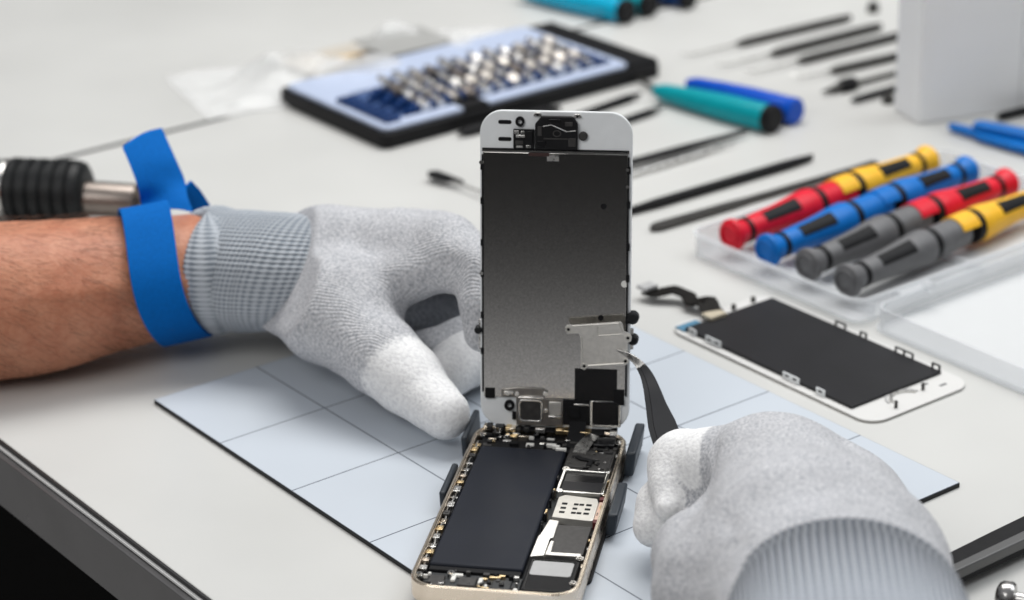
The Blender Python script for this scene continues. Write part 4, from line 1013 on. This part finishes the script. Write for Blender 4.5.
barrel('teal green screwdriver with black cap, second of the trio at the top edge', at(560, -16, 5), at(652, 6, 5), 7.2, teal_plastic, black_plastic)
barrel('navy screwdriver with black cap, last of the trio at the top edge', at(590, -22, 5), at(692, -2, 5), 7.2, navy_plastic, black_plastic)

# far row of picks by the white box
far = [((736, 44), (850, 17), 'topmost black handled steel pick in the row beside the white board', 2.3), ((770, 54), (880, 26), 'second black handled steel pick from the top beside the white board', 2.6),
       ((797, 61), (905, 34), 'third black handled steel pick from the top beside the white board', 2.5), ((830, 71), (905, 54), 'fourth grey handled steel pick, just above the small brush', 2.4)]
for (a, b, lab, r) in far:
    p0, p1 = at(*a, .8), at(*b, .8)
    t = rod('dental_pick', lab, 'pick', p0, p1, [(0, .9), (.04, r*.8), (.1, r), (.9, r), (1, r*.8)], dark_steel, group='steel picks in a row beside the white board')
    d = (p1-p0); L = np.linalg.norm(d)
    k = MB(); k.tube([(0, 0, 0), (-L*.22, 0, -.2), (-L*.36, 0, -.2), (-L*.42, 1.5, .5), (-L*.44, 4, 2)], [.8, .6, .5, .4, .25], 8); k.build('shaft', steel, t)
rod('antistatic_brush', 'small black flat brush with tapered head beside the white board', 'brush', at(822, 92, .8), at(905, 70, 1), [(.36, 1.5), (1, 1.5)], dark_steel, parts=[('bristles', dark_steel, [(0, .5), (.1, 1.6), (.22, 2.8)]), ('ferrule', black_plastic, [(.2, 3.0), (.25, 4.4), (.37, 4.2), (.42, 2.0)])])
rod('short_probe', 'short black probe lowest in the row beside the white board', 'probe', at(851, 100.5, .6), at(905, 85, .6), [(0, .6), (.1, 1.7), (1, 1.9)], black_plastic)
kb = thing('rubber_foot', 'tiny dark rubber foot on the table at the base of the white board', 'rubber foot', at(888, 103, -2))
k = MB(); k.lathe((0, 0, .1), (0, 0, 1), [(0, 3.4), (3, 3.2), (5, 2.2), (5.6, 1.2)], 18); k.build('foot', dark_steel, kb)
kb = thing('rubber_foot', 'small dark rubber foot at the end of the topmost pick', 'rubber foot', at(873, 12, -2))
k = MB(); k.lathe((0, 0, .1), (0, 0, 1), [(0, 3.8), (3, 3.6), (6, 2.6), (6.6, 1.2)], 18); k.build('foot', dark_steel, kb)

# white board / open box on the right
wc0 = mw(478.5, -36, -2); wc1 = mw(540, -16, -2); dv = wc1-wc0
wb = thing('white_board', 'upright white board end of an open storage unit at the right edge', 'storage unit', wc0, math.atan2(dv[1], dv[0]))
k = MB(); k.box(0, 60, 0, 27, .1, 240)
k.build('side_board', white_cab, wb, bevel=1.2, seg=3)
k = MB(); k.box(60.3, 300, .4, 26.6, .1, 240); k.build('back_board', white_cab, wb, bevel=.8)

# blue pry tools at the right
g2 = 'blue plastic pry tools at the right edge'
pr0, pr1 = at(950, 126, 1.2), at(1075, 160, 1.6)
k_ = rod('pry_tool', 'blue plastic pry tool with a narrow notched tip, nearest the screwdrivers', 'pry tool', pr0, pr1, [(0, 1.6), (.05, 2.4), (.22, 3.0), (.3, 5.6), (1, 6.2)], blue_plastic, flat=1.6, group=g2)
rod('pry_tool', 'broad blue plastic pry tool overlapping the narrow tipped one', 'pry tool', at(975, 124, 4.8), at(1085, 146, 4.8), [(0, 2.8), (.04, 4.4), (.3, 5.2), (1, 6)], blue_plastic, flat=1.3, group=g2)
rod('black_spudger', 'black rod lying behind the blue pry tools at the right edge', 'spudger', at(998, 117, .6), at(1080, 97, .6), [(0, 1.2), (.06, 2.4), (1, 2.4)], black_plastic)

# pen and knob at the lower right
pn0, pn1 = at(905, 592, 4), at(1090, 503, 4)
pn = rod('bench_knife', 'glossy black flat handled tool lying right of the right glove', 'hand tool', pn0, pn1, [(0, 4.6), (.5, 5.6), (1, 6)], black_plastic, flat=2.9)
dL = np.linalg.norm(pn1-pn0)
k = MB(); k.tube([(dL*.02, -3.2, 1.2), (dL*.98, -4.0, 1.2)], [1.9, 2.3], flat=2.0, sq=True); k.build('side_bevel', mat('grey_bevel', (.10, .10, .10), .35), pn, bevel=.5)
kn0 = at(1005, 597, 4)
kn = thing('steel_pin', 'round headed steel pin at the lower right corner', 'pin', kn0, math.atan2(*(at(1060, 606, 4)-kn0)[[1, 0]]))
k = MB(); k.lathe((-3, 0, 0), (1, 0, 0), [(0, 2.8), (.8, 4.6), (2, 5.4), (5, 5.6), (6.2, 4.8), (6.8, 2.4)], 28); k.build('head', mat('pin_steel', (.42, .41, .40), .24, 1, var=.1, vs=200), kn)
k = MB(); k.lathe((3, 0, 0), (1, 0, 0), [(0, 2.4), (40, 2.2)], 20); k.build('shank', steel, kn)

# heat gun at the left
hg0, hg1 = at(-60, 187, 16), at(86, 192.5, 16)
hg = thing('hot_air_handle', 'black ridged hot air handpiece with steel nozzle behind the forearm', 'heat gun', hg0, math.atan2(*(hg1-hg0)[[1, 0]]))
L = np.linalg.norm(hg1-hg0)
prof = [(-120, 12), (-60, 14), (0, 14.4)]; x = 18
prof += [(L*.50, 14.2)]
k = MB(); k.lathe((0, 0, 0), (1, 0, 0), prof, 40); k.build('handle', black_plastic, hg)
k = MB(); k.lathe((0, 0, 0), (1, 0, 0), [(L*.43, 14.5), (L*.44, 14.9), (L*.475, 14.9), (L*.485, 14.5)], 40); k.build('silver_ring', steel, hg)
rp = [(L*.50, 14.4)]; s = L*.51
while s < L*.93: rp += [(s, 15.6), (s+3.6, 15.6), (s+4.4, 13.8), (s+5.6, 13.8)]; s += 6.4
rp += [(L*.94, 15.4), (L*.985, 14.4), (L*1.01, 11.5), (L*1.01, 8)]
k = MB(); k.lathe((0, 0, 0), (1, 0, 0), rp, 40); k.build('ribbed_collar', rubber, hg)
k = MB(); k.lathe((0, 0, -1.5), (1, 0, -.02), [(L*.9, 8.6), (L*1.33, 8.2), (L*1.34, 7.8), (L*1.30, 6.8)], 32); k.build('nozzle', mat('warm_steel', (.22, .19, .17), .36, 1, var=.12, vs=120), hg)

# clear film bag behind the bit case
bg0 = at(360, 72, -2)
bg = thing('plastic_bag', 'crumpled clear plastic bag with card inside lying behind the bit case', 'plastic bag', bg0, .42)
def crumple(p, k): return k*(vnoise(np.array([p]), 28., 41)[0]+.5*vnoise(np.array([p]), 11., 42)[0])
nx, ny = 56, 26; V = []; F = []
for q in (0, 1):
    for j in range(ny):
        for i in range(nx):
            x = -105+210*i/(nx-1); y = -42+84*j/(ny-1)
            e = min(1, 5*min(i/(nx-1), 1-i/(nx-1), j/(ny-1), 1-j/(ny-1)))
            z = .6+(7.5+crumple((x, y, 0), 20))*e if q else .3
            V.append((x+crumple((x, y, 60), 8), y+crumple((x, y, 90), 8), max(.4*(q+1), z)))
N = nx*ny
for j in range(ny-1):
    for i in range(nx-1):
        a = j*nx+i; qd = (a, a+1, a+nx+1, a+nx); F.append(tuple(N+t for t in qd)); F.append(qd[::-1])
k = MB(); k.add(V, F); k.build('film', bag_m, bg, smooth=60)
cd2 = thing('printed_card', 'grey printed card lying on the clear bag behind the bit case', 'card', at(404, 42, 9.0), .60)
k = MB(); k.box(-23, 23, -19, 19, 0, .8); k.build('card', card_m, cd2)
cd3 = thing('yellow_sticker', 'cream and yellow paper packet in the clear bag left of the grey card', 'packet', at(335, 60, 1.0), .62)
k = MB(); k.box(-26, 26, -20, 20, 0, .7); k.build('paper', mat('cream_paper', (.50, .46, .40), .7, var=.1, vs=60), cd3)
k = MB(); k.box(3, 19, -9, 2, .72, .9); k.build('yellow_patch', yellow_card, cd3)

# ------------------------------------------------------------------ light
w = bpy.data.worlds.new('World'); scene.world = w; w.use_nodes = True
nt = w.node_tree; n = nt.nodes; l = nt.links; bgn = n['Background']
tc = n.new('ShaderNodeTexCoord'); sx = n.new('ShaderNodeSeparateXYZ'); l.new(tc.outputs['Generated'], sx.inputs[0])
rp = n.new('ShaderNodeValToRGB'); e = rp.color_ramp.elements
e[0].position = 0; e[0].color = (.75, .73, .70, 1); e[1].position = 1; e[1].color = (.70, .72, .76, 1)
for ps, cl in ((.453, 1.15), (.473, .10), (.492, .02), (.57, .02), (.80, .62)):  # dark horizon and bright band beneath added to grade the shield plate's reflection
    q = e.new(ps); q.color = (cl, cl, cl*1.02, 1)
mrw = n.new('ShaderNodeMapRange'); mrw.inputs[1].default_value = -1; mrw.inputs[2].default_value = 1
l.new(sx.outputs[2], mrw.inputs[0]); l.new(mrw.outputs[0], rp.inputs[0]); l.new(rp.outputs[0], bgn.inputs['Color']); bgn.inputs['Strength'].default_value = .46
def area(name, loc, target, sx_, sy_, power, col=(1, 1, 1)):
    d = bpy.data.lights.new(name, 'AREA'); d.shape = 'RECTANGLE'; d.size = sx_; d.size_y = sy_; d.energy = power; d.color = col
    o = bpy.data.objects.new(name, d); COL.objects.link(o); o.location = loc
    o.rotation_euler = (Vector(target)-Vector(loc)).to_track_quat('-Z', 'Y').to_euler(); return o
area('softbox', (.10, 1.42, 1.3), (.02, .88, 0), 1.0, .7, 18.0, (1, .985, .96))
area('front_softbox', (-.75, -.25, 1.15), (0, .85, .03), .9, .7, 9.5, (1, .99, .975))
area('window_light', (1.2, 1.25, 1.5), (0.05, .9, 0), 1.2, 1.0, 13.5, (.93, .97, 1))

scene.view_settings.view_transform = 'Standard'; scene.view_settings.look = 'None'
scene.view_settings.exposure = -.02; scene.view_settings.gamma = 1
scene.cycles.max_bounces = 10; scene.cycles.transparent_max_bounces = 24
